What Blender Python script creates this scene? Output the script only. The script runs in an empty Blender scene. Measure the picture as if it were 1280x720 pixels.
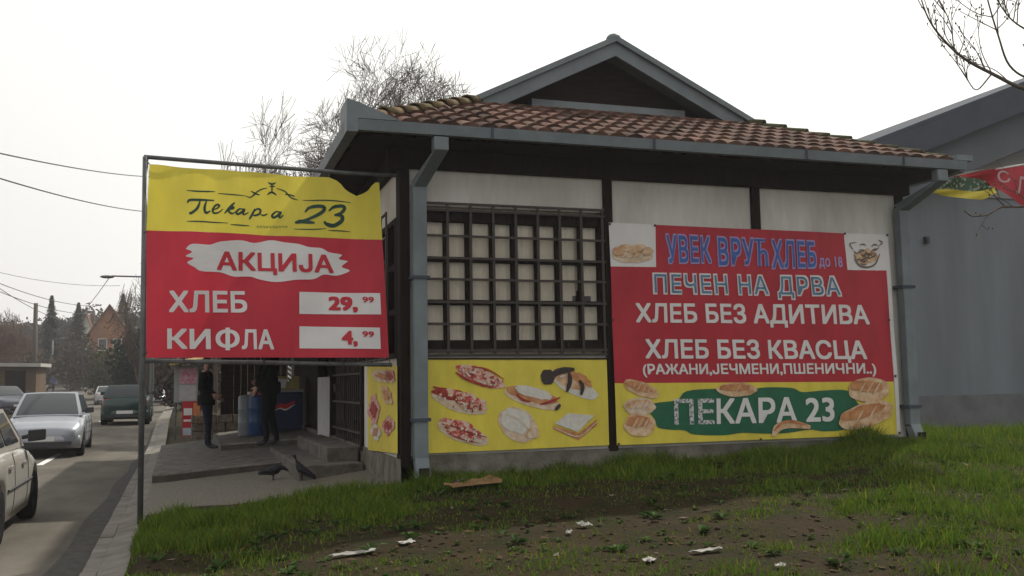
import bpy, bmesh, math, random
import numpy as np
from mathutils import Vector, Matrix
R = math.radians
S = bpy.context.scene
COL = S.collection
random.seed(5)
RNG = np.random.default_rng(11)

# ------------------------------------------------------------------ camera
F, YAW, PITCH, ROLL = 1236.14, R(18.55), R(5.442), R(-0.896)
EYE = np.array([0, 0, 1.6])
cf = np.array([math.sin(YAW)*math.cos(PITCH), math.cos(YAW)*math.cos(PITCH), math.sin(PITCH)])
cr = np.array([math.cos(YAW), -math.sin(YAW), 0.0]); cu = np.cross(cr, cf)
cr, cu = math.cos(ROLL)*cr + math.sin(ROLL)*cu, -math.sin(ROLL)*cr + math.cos(ROLL)*cu
cam = bpy.data.cameras.new('camera'); camo = bpy.data.objects.new('camera', cam); COL.objects.link(camo)
cam.sensor_width = 36; cam.lens = 36*F/1280; cam.clip_end = 2000; cam.clip_start = 0.05
camo.matrix_world = Matrix(((cr[0], cu[0], -cf[0], EYE[0]), (cr[1], cu[1], -cf[1], EYE[1]), (cr[2], cu[2], -cf[2], EYE[2]), (0, 0, 0, 1)))
S.camera = camo

# ------------------------------------------------------------------ sky, sun, exposure
SUN_EL, SUN_DIR = R(49), (0.757, 0.649)          # high sun behind the bakery, from the right
w = bpy.data.worlds.new('World'); S.world = w; w.use_nodes = True
nt = w.node_tree; bg = nt.nodes['Background']; bg.inputs['Strength'].default_value = 0.1
sky = nt.nodes.new('ShaderNodeTexSky'); sky.sky_type = 'NISHITA'; sky.sun_disc = False
sky.sun_elevation = SUN_EL; sky.sun_rotation = math.atan2(SUN_DIR[0], SUN_DIR[1])
sky.air_density = 1.5; sky.dust_density = 6
tc = nt.nodes.new('ShaderNodeTexCoord'); nz = nt.nodes.new('ShaderNodeTexNoise'); nz.inputs['Scale'].default_value = 1.3; nz.inputs['Detail'].default_value = 4
nt.links.new(tc.outputs['Generated'], nz.inputs['Vector'])
dt = nt.nodes.new('ShaderNodeVectorMath'); dt.operation = 'DOT_PRODUCT'; dt.inputs[1].default_value = (0.55, 0.55, 0.62)
nt.links.new(tc.outputs['Generated'], dt.inputs[0])
mr = nt.nodes.new('ShaderNodeMapRange'); mr.inputs[1].default_value = 0.35; mr.inputs[2].default_value = 0.85
nt.links.new(dt.outputs['Value'], mr.inputs[0])
cl = nt.nodes.new('ShaderNodeMix'); cl.data_type = 'RGBA'
cl.inputs[6].default_value = (9.4, 9.1, 9.05, 1); cl.inputs[7].default_value = (13.4, 13.4, 12.7, 1)
nt.links.new(mr.outputs[0], cl.inputs[0])
cn = nt.nodes.new('ShaderNodeMix'); cn.data_type = 'RGBA'; cn.blend_type = 'MULTIPLY'; cn.inputs[0].default_value = 0.12
nt.links.new(cl.outputs[2], cn.inputs[6]); nt.links.new(nz.outputs['Fac'], cn.inputs[7])
mx = nt.nodes.new('ShaderNodeMix'); mx.data_type = 'RGBA'; mx.inputs[0].default_value = 0.9
nt.links.new(sky.outputs[0], mx.inputs[6]); nt.links.new(cn.outputs[2], mx.inputs[7]); nt.links.new(mx.outputs[2], bg.inputs['Color'])
sl = bpy.data.lights.new('sun', 'SUN'); so = bpy.data.objects.new('sun', sl); COL.objects.link(so)
sl.energy = 4.2; sl.angle = R(1.5); sl.color = (1, 0.95, 0.86)
sd = Vector((SUN_DIR[0]*math.cos(SUN_EL), SUN_DIR[1]*math.cos(SUN_EL), math.sin(SUN_EL)))
so.rotation_euler = sd.to_track_quat('Z', 'Y').to_euler()
S.view_settings.view_transform = 'Standard'; S.view_settings.look = 'None'
S.view_settings.exposure = 0.0; S.view_settings.gamma = 1.0
S.cycles.max_bounces = 6; S.cycles.diffuse_bounces = 3; S.cycles.transparent_max_bounces = 12

# ------------------------------------------------------------------ helpers
def ray(x, y): return cf + (x-640)/F*cr - (y-360)/F*cu
def at(x, y, X=None, Y=None, Z=None, D=None):
    """a point of the photograph (1280 wide) as a place in the world, on a plane or at a distance"""
    d = ray(x, y)
    if Y is not None: t = Y/d[1]
    elif Z is not None: t = (Z-1.6)/d[2]
    elif X is not None: t = X/d[0]
    else: t = D
    return EYE + t*d

def mat(name, col, rough=0.7, var=0.0, vscale=4.0, col2=None, metal=0.0, bump=0.0, bscale=40.0, spec=0.5, attr=None, stretch=None, coat=0.0, transl=0.0, ramp=(0.35, 0.65)):
    m = bpy.data.materials.new(name); m.use_nodes = True; n = m.node_tree.nodes; L = m.node_tree.links
    b = n['Principled BSDF']; b.inputs['Roughness'].default_value = rough; b.inputs['Metallic'].default_value = metal
    b.inputs['Specular IOR Level'].default_value = spec if rough < .68 else min(spec, .08); b.inputs['Coat Weight'].default_value = coat
    c = (*col, 1); b.inputs['Base Color'].default_value = c
    t = n.new('ShaderNodeTexCoord'); src = t.outputs['Object']
    if stretch:
        mp = n.new('ShaderNodeMapping'); mp.inputs['Scale'].default_value = stretch; L.new(src, mp.inputs[0]); src = mp.outputs[0]
    out = None
    if col2 is None and var > 0: col2 = tuple(max(0, x*(1-var)) for x in col)
    if col2 is not None:
        z = n.new('ShaderNodeTexNoise'); z.inputs['Scale'].default_value = vscale; z.inputs['Detail'].default_value = 6; z.inputs['Roughness'].default_value = 0.65
        L.new(src, z.inputs['Vector'])
        r = n.new('ShaderNodeValToRGB'); r.color_ramp.elements[0].position = ramp[0]; r.color_ramp.elements[1].position = ramp[1]
        r.color_ramp.elements[0].color = (*col2, 1); r.color_ramp.elements[1].color = c
        L.new(z.outputs['Fac'], r.inputs[0]); out = r.outputs[0]
    if attr:
        a = n.new('ShaderNodeAttribute'); a.attribute_name = attr
        k = n.new('ShaderNodeMix'); k.data_type = 'RGBA'; k.blend_type = 'MULTIPLY'; k.inputs[0].default_value = 1.0
        if out is not None: L.new(out, k.inputs[6])
        else: k.inputs[6].default_value = c
        L.new(a.outputs['Color'], k.inputs[7]); out = k.outputs[2]
    if out is not None: L.new(out, b.inputs['Base Color'])
    if bump > 0:
        z2 = n.new('ShaderNodeTexNoise'); z2.inputs['Scale'].default_value = bscale; z2.inputs['Detail'].default_value = 5
        L.new(src, z2.inputs['Vector'])
        bp = n.new('ShaderNodeBump'); bp.inputs['Strength'].default_value = bump; bp.inputs['Distance'].default_value = 0.02
        L.new(z2.outputs['Fac'], bp.inputs['Height']); L.new(bp.outputs[0], b.inputs['Normal'])
    if transl > 0:
        tr = n.new('ShaderNodeBsdfTranslucent'); ms = n.new('ShaderNodeMixShader'); ms.inputs[0].default_value = transl
        if out is not None: L.new(out, tr.inputs[0])
        else: tr.inputs[0].default_value = c
        L.new(b.outputs[0], ms.inputs[1]); L.new(tr.outputs[0], ms.inputs[2]); L.new(ms.outputs[0], n['Material Output'].inputs[0])
    return m

def tag(o, label=None, cat=None, group=None, kind=None):
    if label: o['label'] = label
    if cat: o['category'] = cat
    if group: o['group'] = group
    if kind: o['kind'] = kind
    return o

def thing(name, label, cat, loc=(0, 0, 0), group=None):
    o = bpy.data.objects.new(name, None); COL.objects.link(o); o.location = loc; o.empty_display_size = 0.2
    return tag(o, label, cat, group)

def own(o, p):
    """parent o to p keeping the place it was built in"""
    o.parent = p; r = p
    M = Matrix.Identity(4)
    ch = []
    while r is not None: ch.append(r); r = r.parent
    for r in reversed(ch):
        M = M @ (r.matrix_parent_inverse if r.parent else Matrix.Identity(4)) @ r.matrix_basis
    o.matrix_parent_inverse = M.inverted()
    return o

class MB:
    def __init__(s): s.v = []; s.f = []; s.m = []; s.mi = 0; s.sm = []; s.smooth = False
    def add(s, vs, fs):
        b = len(s.v); s.v += [tuple(map(float, q)) for q in vs]
        for f in fs: s.f.append(tuple(b+i for i in f)); s.m.append(s.mi); s.sm.append(s.smooth)
        return s
    def box(s, a, b):
        (x0, y0, z0), (x1, y1, z1) = a, b
        return s.add([(x0,y0,z0),(x1,y0,z0),(x1,y1,z0),(x0,y1,z0),(x0,y0,z1),(x1,y0,z1),(x1,y1,z1),(x0,y1,z1)],
                     [(0,3,2,1),(4,5,6,7),(0,1,5,4),(1,2,6,5),(2,3,7,6),(3,0,4,7)])
    def hexa(s, p):   # eight corners, bottom ring then top ring
        return s.add(p, [(0,3,2,1),(4,5,6,7),(0,1,5,4),(1,2,6,5),(2,3,7,6),(3,0,4,7)])
    def grid(s, P):   # 2-D list of points
        P = np.asarray(P, float); n, k = P.shape[:2]
        return s.add(P.reshape(-1, 3), [(i*k+j, i*k+j+1, (i+1)*k+j+1, (i+1)*k+j) for i in range(n-1) for j in range(k-1)])
    def tube(s, pts, rad, n=8, caps=True):
        pts = [Vector(p) for p in pts]; N = len(pts)
        rad = [rad]*N if not hasattr(rad, '__len__') else rad
        base = len(s.v); up = None
        for i, p in enumerate(pts):
            d = (pts[min(i+1, N-1)] - pts[max(i-1, 0)]).normalized()
            if up is None: up = d.orthogonal().normalized()
            up = (up - d*up.dot(d)); up = up.normalized() if up.length > 1e-6 else d.orthogonal().normalized()
            sd_ = d.cross(up)
            for k in range(n):
                a = 2*math.pi*k/n; s.v.append(tuple(p + (up*math.cos(a) + sd_*math.sin(a))*rad[i]))
        for i in range(N-1):
            for k in range(n):
                k2 = (k+1) % n; s.f.append((base+i*n+k, base+i*n+k2, base+(i+1)*n+k2, base+(i+1)*n+k)); s.m.append(s.mi); s.sm.append(s.smooth)
        if caps and n > 2:
            s.f.append(tuple(base+k for k in range(n))[::-1]); s.m.append(s.mi); s.sm.append(False)
            s.f.append(tuple(base+(N-1)*n+k for k in range(n))); s.m.append(s.mi); s.sm.append(False)
        return s
    def bar(s, a, b, w, h=None, up=(0, 0, 1)):
        a, b = Vector(a), Vector(b); h = h or w; d = (b-a).normalized(); u = Vector(up)
        if abs(d.dot(u)) > 0.99: u = Vector((0, 1, 0))
        x = d.cross(u).normalized()*w/2; u = x.cross(d).normalized()*h/2
        return s.hexa([a-x-u, a+x-u, a+x+u, a-x+u, b-x-u, b+x-u, b+x+u, b-x+u])
    def ell(s, c, r, nu=14, nv=9, rot=None):
        c = Vector(c); vs = []
        for j in range(1, nv):
            t = math.pi*j/nv
            for i in range(nu):
                a = 2*math.pi*i/nu; q = Vector((r[0]*math.sin(t)*math.cos(a), r[1]*math.sin(t)*math.sin(a), r[2]*math.cos(t)))
                vs.append(c + (rot @ q if rot else q))
        tp, bt = Vector((0, 0, r[2])), Vector((0, 0, -r[2]))
        vs += [c + (rot @ tp if rot else tp), c + (rot @ bt if rot else bt)]
        fs = [(j*nu+i, (j+1)*nu+i, (j+1)*nu+(i+1) % nu, j*nu+(i+1) % nu) for j in range(nv-2) for i in range(nu)]
        T = len(vs)-2
        fs += [(T, i, (i+1) % nu) for i in range(nu)] + [(T+1, (nv-2)*nu+(i+1) % nu, (nv-2)*nu+i) for i in range(nu)]
        sm = s.smooth; s.smooth = True; s.add(vs, fs); s.smooth = sm; return s
    def loft(s, rings, close=True):
        n = len(rings[0]); vs = [p for r in rings for p in r]
        fs = [(i*n+k, i*n+(k+1) % n, (i+1)*n+(k+1) % n, (i+1)*n+k) for i in range(len(rings)-1) for k in range(n)]
        if close: fs += [tuple(range(n))[::-1], tuple((len(rings)-1)*n+k for k in range(n))]
        return s.add(vs, fs)
    def build(s, name, mats, parent=None, bevel=0.0, smooth=None):
        me = bpy.data.meshes.new(name); me.from_pydata(s.v, [], s.f)
        for q in (mats if isinstance(mats, (list, tuple)) else [mats]): me.materials.append(q)
        me.polygons.foreach_set('material_index', s.m)
        me.polygons.foreach_set('use_smooth', s.sm if smooth is None else [smooth]*len(s.f))
        o = bpy.data.objects.new(name, me); COL.objects.link(o)
        if bevel > 0:
            b = o.modifiers.new('bevel', 'BEVEL'); b.width = bevel; b.segments = 2; b.limit_method = 'ANGLE'
        if parent is not None: own(o, parent)
        return o

def cat(pts, n=6):
    """smooth curve through points"""
    P = [np.array(p, float) for p in pts]; P = [2*P[0]-P[1]] + P + [2*P[-1]-P[-2]]; out = []
    for i in range(1, len(P)-2):
        for k in range(n):
            t = k/n; a, b, c, d = P[i-1:i+3]
            out.append(0.5*((2*b) + (c-a)*t + (2*a-5*b+4*c-d)*t*t + (3*b-a-3*c+d)*t**3))
    out.append(P[-2]); return out

def interp(x, pts): return float(np.interp(x, [p[0] for p in pts], [p[1] for p in pts]))
def sstep(a, b, x):
    t = np.clip((np.asarray(x, float)-a)/(b-a), 0, 1); return t*t*(3-2*t)

# ------------------------------------------------------------------ materials
M = {}
M['ground'] = mat('ground_soil', (0.034, 0.022, 0.011), 0.95, col2=(0.017, 0.017, 0.006), vscale=2.3, bump=0.9, bscale=22)
M['road'] = mat('asphalt', (0.135, 0.122, 0.102), 0.9, col2=(0.085, 0.077, 0.065), vscale=1.1, bump=0.35, bscale=90, stretch=(1, 0.35, 1))
M['paint'] = mat('road_paint', (0.62, 0.62, 0.6), 0.8, col2=(0.2, 0.2, 0.19), vscale=9, ramp=(0.28, 0.42))
M['kerb'] = mat('kerb_concrete', (0.23, 0.215, 0.19), 0.9, col2=(0.14, 0.13, 0.115), vscale=3, bump=0.4, bscale=60)
M['pave'] = mat('pavement_gravel_asphalt', (0.25, 0.235, 0.195), 0.9, col2=(0.12, 0.112, 0.092), vscale=38, bump=0.8, bscale=85)
M['conc'] = mat('concrete', (0.19, 0.18, 0.16), 0.9, col2=(0.09, 0.086, 0.075), vscale=5, bump=0.4, bscale=50)
M['plinth'] = mat('plinth_render', (0.23, 0.215, 0.18), 0.92, col2=(0.10, 0.095, 0.075), vscale=3.5, bump=0.4, bscale=30)
M['white'] = mat('white_plaster', (0.66, 0.66, 0.61), 0.85, col2=(0.50, 0.49, 0.43), vscale=2.6, bump=0.12, bscale=30, stretch=(1, 1, 0.28))
M['timber'] = mat('dark_timber', (0.022, 0.015, 0.012), 0.7, var=0.45, vscale=6, stretch=(4, 4, 0.6), bump=0.2, bscale=20)
M['soffit'] = mat('soffit_boards', (0.030, 0.019, 0.015), 0.8, var=0.5, vscale=5, stretch=(0.4, 5, 5), bump=0.2)
M['metal'] = mat('blue_grey_sheet_metal', (0.175, 0.21, 0.222), 0.55, var=0.28, vscale=2.5, spec=0.35, bump=0.08, bscale=7)
M['pole'] = mat('galvanised_tube', (0.14, 0.15, 0.15), 0.5, var=0.4, vscale=9, metal=0.35)
M['iron'] = mat('black_iron', (0.034, 0.022, 0.017), 0.55, var=0.3, vscale=20)
M['tile'] = mat('clay_tile', (0.170, 0.090, 0.065), 0.9, col2=(0.075, 0.050, 0.040), vscale=7, bump=0.3, bscale=35, attr='tint')
M['mosstile'] = mat('mossy_hip_tile', (0.17, 0.105, 0.06), 0.95, col2=(0.075, 0.075, 0.035), vscale=9, bump=0.7, bscale=30)
M['curtain'] = mat('curtain_cloth', (0.84, 0.77, 0.62), 0.9, var=0.12, vscale=5, stretch=(6, 1, 0.4))
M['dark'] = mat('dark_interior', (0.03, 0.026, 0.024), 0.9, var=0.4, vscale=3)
M['redcloth'] = mat('red_banner_print', (0.45, 0.020, 0.034), 0.5, var=0.2, vscale=2.2, spec=0.35, bump=0.6, bscale=4, stretch=(1.5, 1, .6))
M['yelcloth'] = mat('yellow_banner_print', (0.74, 0.62, 0.07), 0.5, var=0.2, vscale=2.2, spec=0.35, bump=0.6, bscale=4, stretch=(1.5, 1, .6))
M['whiteprint'] = mat('white_print', (0.72, 0.71, 0.69), 0.5, var=0.1, vscale=3, spec=0.35)
M['redprint'] = mat('red_print', (0.50, 0.02, 0.035), 0.5, spec=0.35)
M['greenprint'] = mat('green_print', (0.012, 0.13, 0.06), 0.5, var=0.25, vscale=8, spec=0.35)
M['greendark'] = mat('dark_green_ink', (0.012, 0.06, 0.035), 0.5, var=0.3, vscale=14, spec=0.35)
M['blueprint'] = mat('blue_print', (0.05, 0.13, 0.42), 0.5, var=0.25, vscale=9, spec=0.35)
M['lilac'] = mat('lilac_print', (0.42, 0.22, 0.42), 0.5, col2=(0.30, 0.35, 0.62), vscale=12, spec=0.35)
M['paleblue'] = mat('pale_blue_print', (0.12, 0.26, 0.40), 0.5, col2=(0.07, 0.13, 0.22), vscale=14, spec=0.35)
M['worn'] = mat('worn_white_print', (0.62, 0.61, 0.6), 0.5, col2=(0.04, 0.10, 0.09), vscale=34, ramp=(0.40, 0.56))
M['faint'] = mat('faint_olive_ink', (0.33, 0.31, 0.04), 0.5)
M['bread'] = mat('bread_picture', (0.74, 0.56, 0.36), 0.5, col2=(0.47, 0.24, 0.10), vscale=9, spec=0.35)
M['crust'] = mat('crust_picture', (0.60, 0.30, 0.12), 0.5, col2=(0.38, 0.14, 0.05), vscale=12, spec=0.35)
M['pale'] = mat('pale_dough_picture', (0.70, 0.60, 0.45), 0.5, col2=(0.52, 0.36, 0.22), vscale=14, spec=0.35)
M['pizza'] = mat('pizza_picture', (0.68, 0.50, 0.40), 0.5, col2=(0.48, 0.06, 0.045), vscale=17, spec=0.35, ramp=(0.42, 0.56))
M['sauce'] = mat('sauce_picture', (0.42, 0.045, 0.03), 0.5, var=0.4, vscale=18, spec=0.35)
M['choc'] = mat('chocolate_picture', (0.035, 0.018, 0.014), 0.4, var=0.4, vscale=12)
M['cream'] = mat('cream_picture', (0.68, 0.66, 0.58), 0.5, var=0.2, vscale=16, spec=0.35)
M['inkline'] = mat('brown_ink', (0.17, 0.11, 0.07), 0.5, var=0.4, vscale=14)
M['greywall'] = mat('grey_cladding', (0.19, 0.215, 0.228), 0.75, var=0.3, vscale=0.55, stretch=(1, 1, 0.15), bump=0.1, bscale=8)
M['greydark'] = mat('slate_fascia', (0.075, 0.085, 0.105), 0.95, spec=0.1, var=0.2, vscale=1.5)
M['greybase'] = mat('dark_plinth', (0.155, 0.162, 0.165), 0.9, var=0.25, vscale=2)
M['beigewall'] = mat('beige_panel', (0.26, 0.255, 0.245), 0.8, var=0.12, vscale=1)
M['bark'] = mat('grey_bark', (0.14, 0.115, 0.095), 0.95, var=0.4, vscale=12, bump=0.6)
M['twig'] = mat('twig_brown', (0.105, 0.077, 0.062), 0.95, var=0.3, vscale=8)
M['redtwig'] = mat('reddish_twigs', (0.16, 0.105, 0.085), 0.95, var=0.3, vscale=8)
M['bud'] = mat('spring_buds', (0.12, 0.13, 0.05), 0.9, var=0.3, vscale=30)
M['needle'] = mat('conifer_needles', (0.030, 0.042, 0.028), 0.9, var=0.5, vscale=1.2)
M['bush'] = mat('olive_bush_leaves', (0.075, 0.082, 0.030), 0.9, var=0.5, vscale=1.5)
M['brownbush'] = mat('brown_brush', (0.095, 0.07, 0.052), 0.95, var=0.5, vscale=1.2)
M['grass'] = mat('grass_blades', (0.088, 0.150, 0.018), 0.75, attr='tint', transl=0.3, spec=0.2)
M['orange'] = mat('orange_render', (0.36, 0.18, 0.095), 0.9, var=0.3, vscale=0.8)
M['rooftile'] = mat('brown_roof', (0.20, 0.10, 0.065), 0.9, var=0.4, vscale=1.5)
M['paleroof'] = mat('pale_sheet_roof', (0.45, 0.43, 0.40), 0.7, var=0.2, vscale=1.0)
M['stone'] = mat('rubble_stone', (0.24, 0.20, 0.155), 0.95, col2=(0.09, 0.075, 0.06), vscale=9, bump=0.9, bscale=9)
M['polewood'] = mat('weathered_pole', (0.13, 0.115, 0.10), 0.9, var=0.35, vscale=3, stretch=(8, 8, 1))
M['cable'] = mat('cable_black', (0.03, 0.03, 0.03), 0.6)
M['glass'] = mat('car_glass', (0.03, 0.036, 0.04), 0.06, spec=0.6)
M['winglass'] = mat('window_glass', (0.05, 0.05, 0.05), 0.08)
M['rubber'] = mat('tyre_rubber', (0.018, 0.018, 0.019), 0.85, var=0.3, vscale=9)
M['rim'] = mat('wheel_rim', (0.33, 0.33, 0.33), 0.4, metal=0.6)
M['plastic'] = mat('black_plastic', (0.022, 0.022, 0.024), 0.55)
M['lampglass'] = mat('headlight_glass', (0.55, 0.55, 0.50), 0.12)
M['redlamp'] = mat('tail_lamp', (0.32, 0.015, 0.015), 0.2)
M['plate'] = mat('number_plate_white', (0.62, 0.62, 0.6), 0.5)
def glassy():
    m = bpy.data.materials.new('clear_pane'); m.use_nodes = True; n = m.node_tree.nodes; L = m.node_tree.links
    n.remove(n['Principled BSDF'])
    t = n.new('ShaderNodeBsdfTransparent'); t.inputs[0].default_value = (0.97, 0.97, 0.96, 1)
    g = n.new('ShaderNodeBsdfGlossy'); g.inputs['Roughness'].default_value = 0.03
    fr = n.new('ShaderNodeFresnel'); fr.inputs[0].default_value = 1.5
    x = n.new('ShaderNodeMixShader'); L.new(fr.outputs[0], x.inputs[0]); L.new(t.outputs[0], x.inputs[1]); L.new(g.outputs[0], x.inputs[2])
    L.new(x.outputs[0], n['Material Output'].inputs[0]); return m
M['pane'] = glassy()

# ------------------------------------------------------------------ ground heights
def road_z(Y):
    Y = np.asarray(Y, float)
    return 0.36*sstep(25, 38, Y) + 0.055*np.clip(Y-82, 0, 90) - 0.02*np.clip(Y-82, 0, 6)
def road_cx(Y):          # sideways shift of the road as it bends
    return -0.0042*np.clip(np.asarray(Y, float)-66, 0, 90)**2
def pave_z(X): return 0.20 + 0.115*(np.clip(X, -0.6, 3)+0.4)
def wob(X, Y):
    return (0.5*np.sin(1.9*X+0.7*Y) + 0.35*np.sin(3.7*X-2.3*Y+1) + 0.3*np.sin(5.3*Y+1.7*X+2) + 0.2*np.sin(9*X+7*Y))
def wall_z(X): return np.interp(X, [-0.5, 2.3, 5, 9, 14], [0.30, 0.53, 0.63, 0.78, 0.72])
def field_z(X, Y):
    X = np.asarray(X, float); Y = np.asarray(Y, float)
    s = sstep(-2, 11, Y)
    z = 0.06 + (wall_z(X)-0.06)*s
    z = z + (0.28-z)*sstep(11.2, 17, Y)*sstep(8.6, 9.6, X)
    return z + 0.028*wob(X, Y)*sstep(-0.6, 0.2, X)
def ground_z(X, Y):
    X = np.asarray(X, float); Y = np.asarray(Y, float)
    rx = X - road_cx(Y)
    z = field_z(X, Y)
    z = np.where((Y > 10.9) & (X < 8.9), np.where(Y < 40, pave_z(X)-0.06, road_z(Y)+0.1), z)
    z = np.where(Y > 40, road_z(Y)+0.05 + 0.0*X, z)
    rz = road_z(Y)
    k = sstep(-0.50, -0.30, rx); z = np.where(Y < 60, (rz-0.06)*(1-k) + z*k, np.where(rx < 4, rz-0.06, rz + 0.10*np.clip(rx-4, 0, 60)))
    left = np.clip(-6.4-rx, 0, None)
    z = z + 0.10*np.clip(left, 0, 1) + 0.03*np.clip(left-3, 0, 40)*sstep(30, 70, Y)
    return z + 0.10*np.clip(Y-140, 0, 400) + 0.03*np.clip(np.abs(X)-60, 0, 400)

xs = np.concatenate([np.linspace(-170, -40, 13)[:-1], np.linspace(-40, -1.2, 45)[:-1], np.linspace(-1.2, 13, 143)[:-1], np.linspace(13, 60, 30)[:-1], np.linspace(60, 170, 12)])
ys = np.concatenate([np.linspace(-60, -2, 12)[:-1], np.linspace(-2, 18, 190)[:-1], np.linspace(18, 130, 90)[:-1], np.linspace(130, 260, 18)])
GX, GY = np.meshgrid(xs, ys); GZ = ground_z(GX, GY)
g = MB(); g.smooth = True; g.grid(np.stack([GX, GY, GZ], -1))
tag(g.build('ground', M['ground']), kind='structure')

def ribbon_y(ya, yb, n, xa, xb, zoff, k=6):
    Y = np.linspace(ya, yb, n); U = np.linspace(0, 1, k); P = []
    for y in Y:
        P.append([(xa+(xb-xa)*u + float(road_cx(y)), y, float(road_z(y)) + (zoff(u) if callable(zoff) else zoff)) for u in U])
    return P
r = MB(); r.smooth = True; r.grid(ribbon_y(-20, 165, 190, -6.2, -0.76, lambda u: 0.0 + 0.05*u*(1-u)*2))
tag(r.build('road', M['road']), kind='structure')
def road_top(X, Y):
    u = (X - float(road_cx(Y)) + 6.2)/5.44; return float(road_z(Y)) + 0.1*u*(1-u)
mk = MB()
for y0 in np.arange(14.6, 120, 8.4):
    P = [[(-2.84 + dx + float(road_cx(y)), y, road_top(-2.84+dx, y)+0.005) for dx in (0, 0.07, 0.14)] for y in np.linspace(y0, y0+3.6, 7)]
    mk.grid(P)
tag(mk.build('road_marking', M['paint']), kind='structure')
# darker strip along the kerb: the bakery's cast shadow painted onto the road
dk = MB(); P = []
for y in np.linspace(4, 40, 60):
    xa = -1.10 + 0.012*(y-9) + 0.03*math.sin(y*1.3)
    P.append([(x, y, road_top(x, y)+0.004) for x in np.linspace(xa, -0.79, 4)])
dk.grid(P)
tag(dk.build('painted_shadow_strip', mat('shadow_toned_asphalt', (0.085, 0.082, 0.076), 0.9, var=0.35, vscale=6, bump=0.4, bscale=90)), kind='structure')
# kerb, one block after another, and the concrete gutter walk behind it
kb = MB()
y = -4.0
while y < 95:
    L = 0.996
    a, b = float(road_cx(y)), float(road_cx(y+L)); za, zb = float(road_z(y)), float(road_z(y+L)); h = 0.10 + random.uniform(-.006, .006); dx = random.uniform(-.003, .003)
    kb.hexa([(-0.76+a+dx, y, za-.2), (-0.62+a+dx, y, za-.2), (-0.62+b+dx, y+L, zb-.2), (-0.76+b+dx, y+L, zb-.2),
             (-0.75+a+dx, y, za+h), (-0.62+a+dx, y, za+h), (-0.62+b+dx, y+L, zb+h), (-0.75+b+dx, y+L, zb+h)])
    y += 1.0
tag(kb.build('kerb', M['kerb'], bevel=0.004), kind='structure')
wk = MB(); wk.smooth = True
wk.grid([[(x, y, float(road_z(y))+0.10+ (x+0.62)*0.18 + 0.006*math.sin(7*x+3*y)) for x in np.linspace(-0.618, -0.33, 4)] for y in np.linspace(-4, 60, 130)])
tag(wk.build('gutter_walk', M['kerb']), kind='structure')
# pavement in front of the bakery door
pv = MB(); pv.smooth = True
def pave_edge(X): return 10.15 + 0.22*np.clip(X+0.4, 0, 3) + 0.09*math.sin(4.1*X) + 0.05*math.sin(9.7*X+1)
P = []
for t in np.linspace(0, 1, 26):
    row = []
    for x in np.linspace(-0.38, 2.32, 26):
        y = pave_edge(x) + t*(24-pave_edge(x)); row.append((x, y, float(pave_z(x)) + 0.006*float(wob(x*2, y*2))))
    P.append(row)
pv.grid(P); tag(pv.build('pavement', M['pave']), kind='structure')
# raised terraces beyond it
tr = MB()
def slab(x0, x1, ya0, ya1, yb, z0, z1, k):   # front edge from ya0 (left) to ya1 (right), sloping top
    n = 10; top = []
    for i in range(n):
        t0, t1 = i/n, (i+1)/n; X0, X1 = x0+(x1-x0)*t0, x0+(x1-x0)*t1; A, B = ya0+(ya1-ya0)*t0, ya0+(ya1-ya0)*t1
        A += 0.03*math.sin(5*i+k); B += 0.03*math.sin(5*(i+1)+k); za, zb = z0+(z1-z0)*t0, z0+(z1-z0)*t1
        tr.add([(X0,A,za-.5),(X1,B,zb-.5),(X1,B,zb-.025),(X0,A,za-.025),(X0,A+.025,za),(X1,B+.025,zb),(X1,yb,zb),(X0,yb,za)], [(0,1,2,3),(3,2,5,4),(4,5,6,7)])
    tr.add([(x0,ya0,z0-.5),(x0,ya0,z0),(x0,yb,z0),(x0,yb,z0-.5)], [(0,1,2,3)])
slab(-0.37, 2.3, 15.6, 14.6, 23.5, 0.33, 0.60, 0)
slab(0.72, 2.35, 18.9, 17.6, 23.4, 0.56, 0.71, 3)
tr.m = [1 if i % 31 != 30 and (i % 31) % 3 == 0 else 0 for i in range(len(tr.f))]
tag(tr.build('terrace', [M['conc'], mat('dark_riser', (.085, .078, .066), .95, var=.4, vscale=6)]), kind='structure')  # front faces in a darker tone than the slab tops
def terrace_z(X, Y):
    if X > 0.75 and Y > 18.9: return 0.56+0.15*(X-0.72)/1.63
    return 0.33+0.27*(X+0.37)/2.67

# ------------------------------------------------------------------ bakery building
YW = 10.5                       # face of the front wall
def XL(y): return 2.25 + 0.02*(y-10.5)      # face of the street-side wall
XR = 8.9; YB = 23.6
bak = thing('bakery_building', 'low white bakery kiosk with dark timber posts, clay tile hip roof and grey gable', 'building', (5.5, 14.5, 0.6))
m = MB()
m.box((2.24, YW-0.03, 0.1), (XR, YW+0.2, 0.83))
m.add([(XL(10.5)-.02,10.47,.1),(XL(YB)-.02,YB,.1),(XL(YB)-.02,YB,.76),(XL(10.5)-.02,10.47,.80),(XL(10.5)+.2,10.47,.1),(XL(YB)+.2,YB,.1),(XL(YB)+.2,YB,.76),(XL(10.5)+.2,10.47,.80)],
      [(0,1,2,3),(3,2,6,7),(0,3,7,4)])
m.box((XR-0.2, YW+.2, 0.1), (XR+.02, YB, 0.83))
m.build('plinth', M['plinth'], bak)
m = MB()
zt = 3.99
m.box((2.3, YW, .83), (4.66, YW+.16, 1.90)); m.box((2.3, YW, 3.55), (4.66, YW+.16, zt)); m.box((4.66, YW, .83), (XR-.01, YW+.16, zt))
m.box((2.3, YW, 1.90), (2.44, YW+.16, 3.55))
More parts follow.
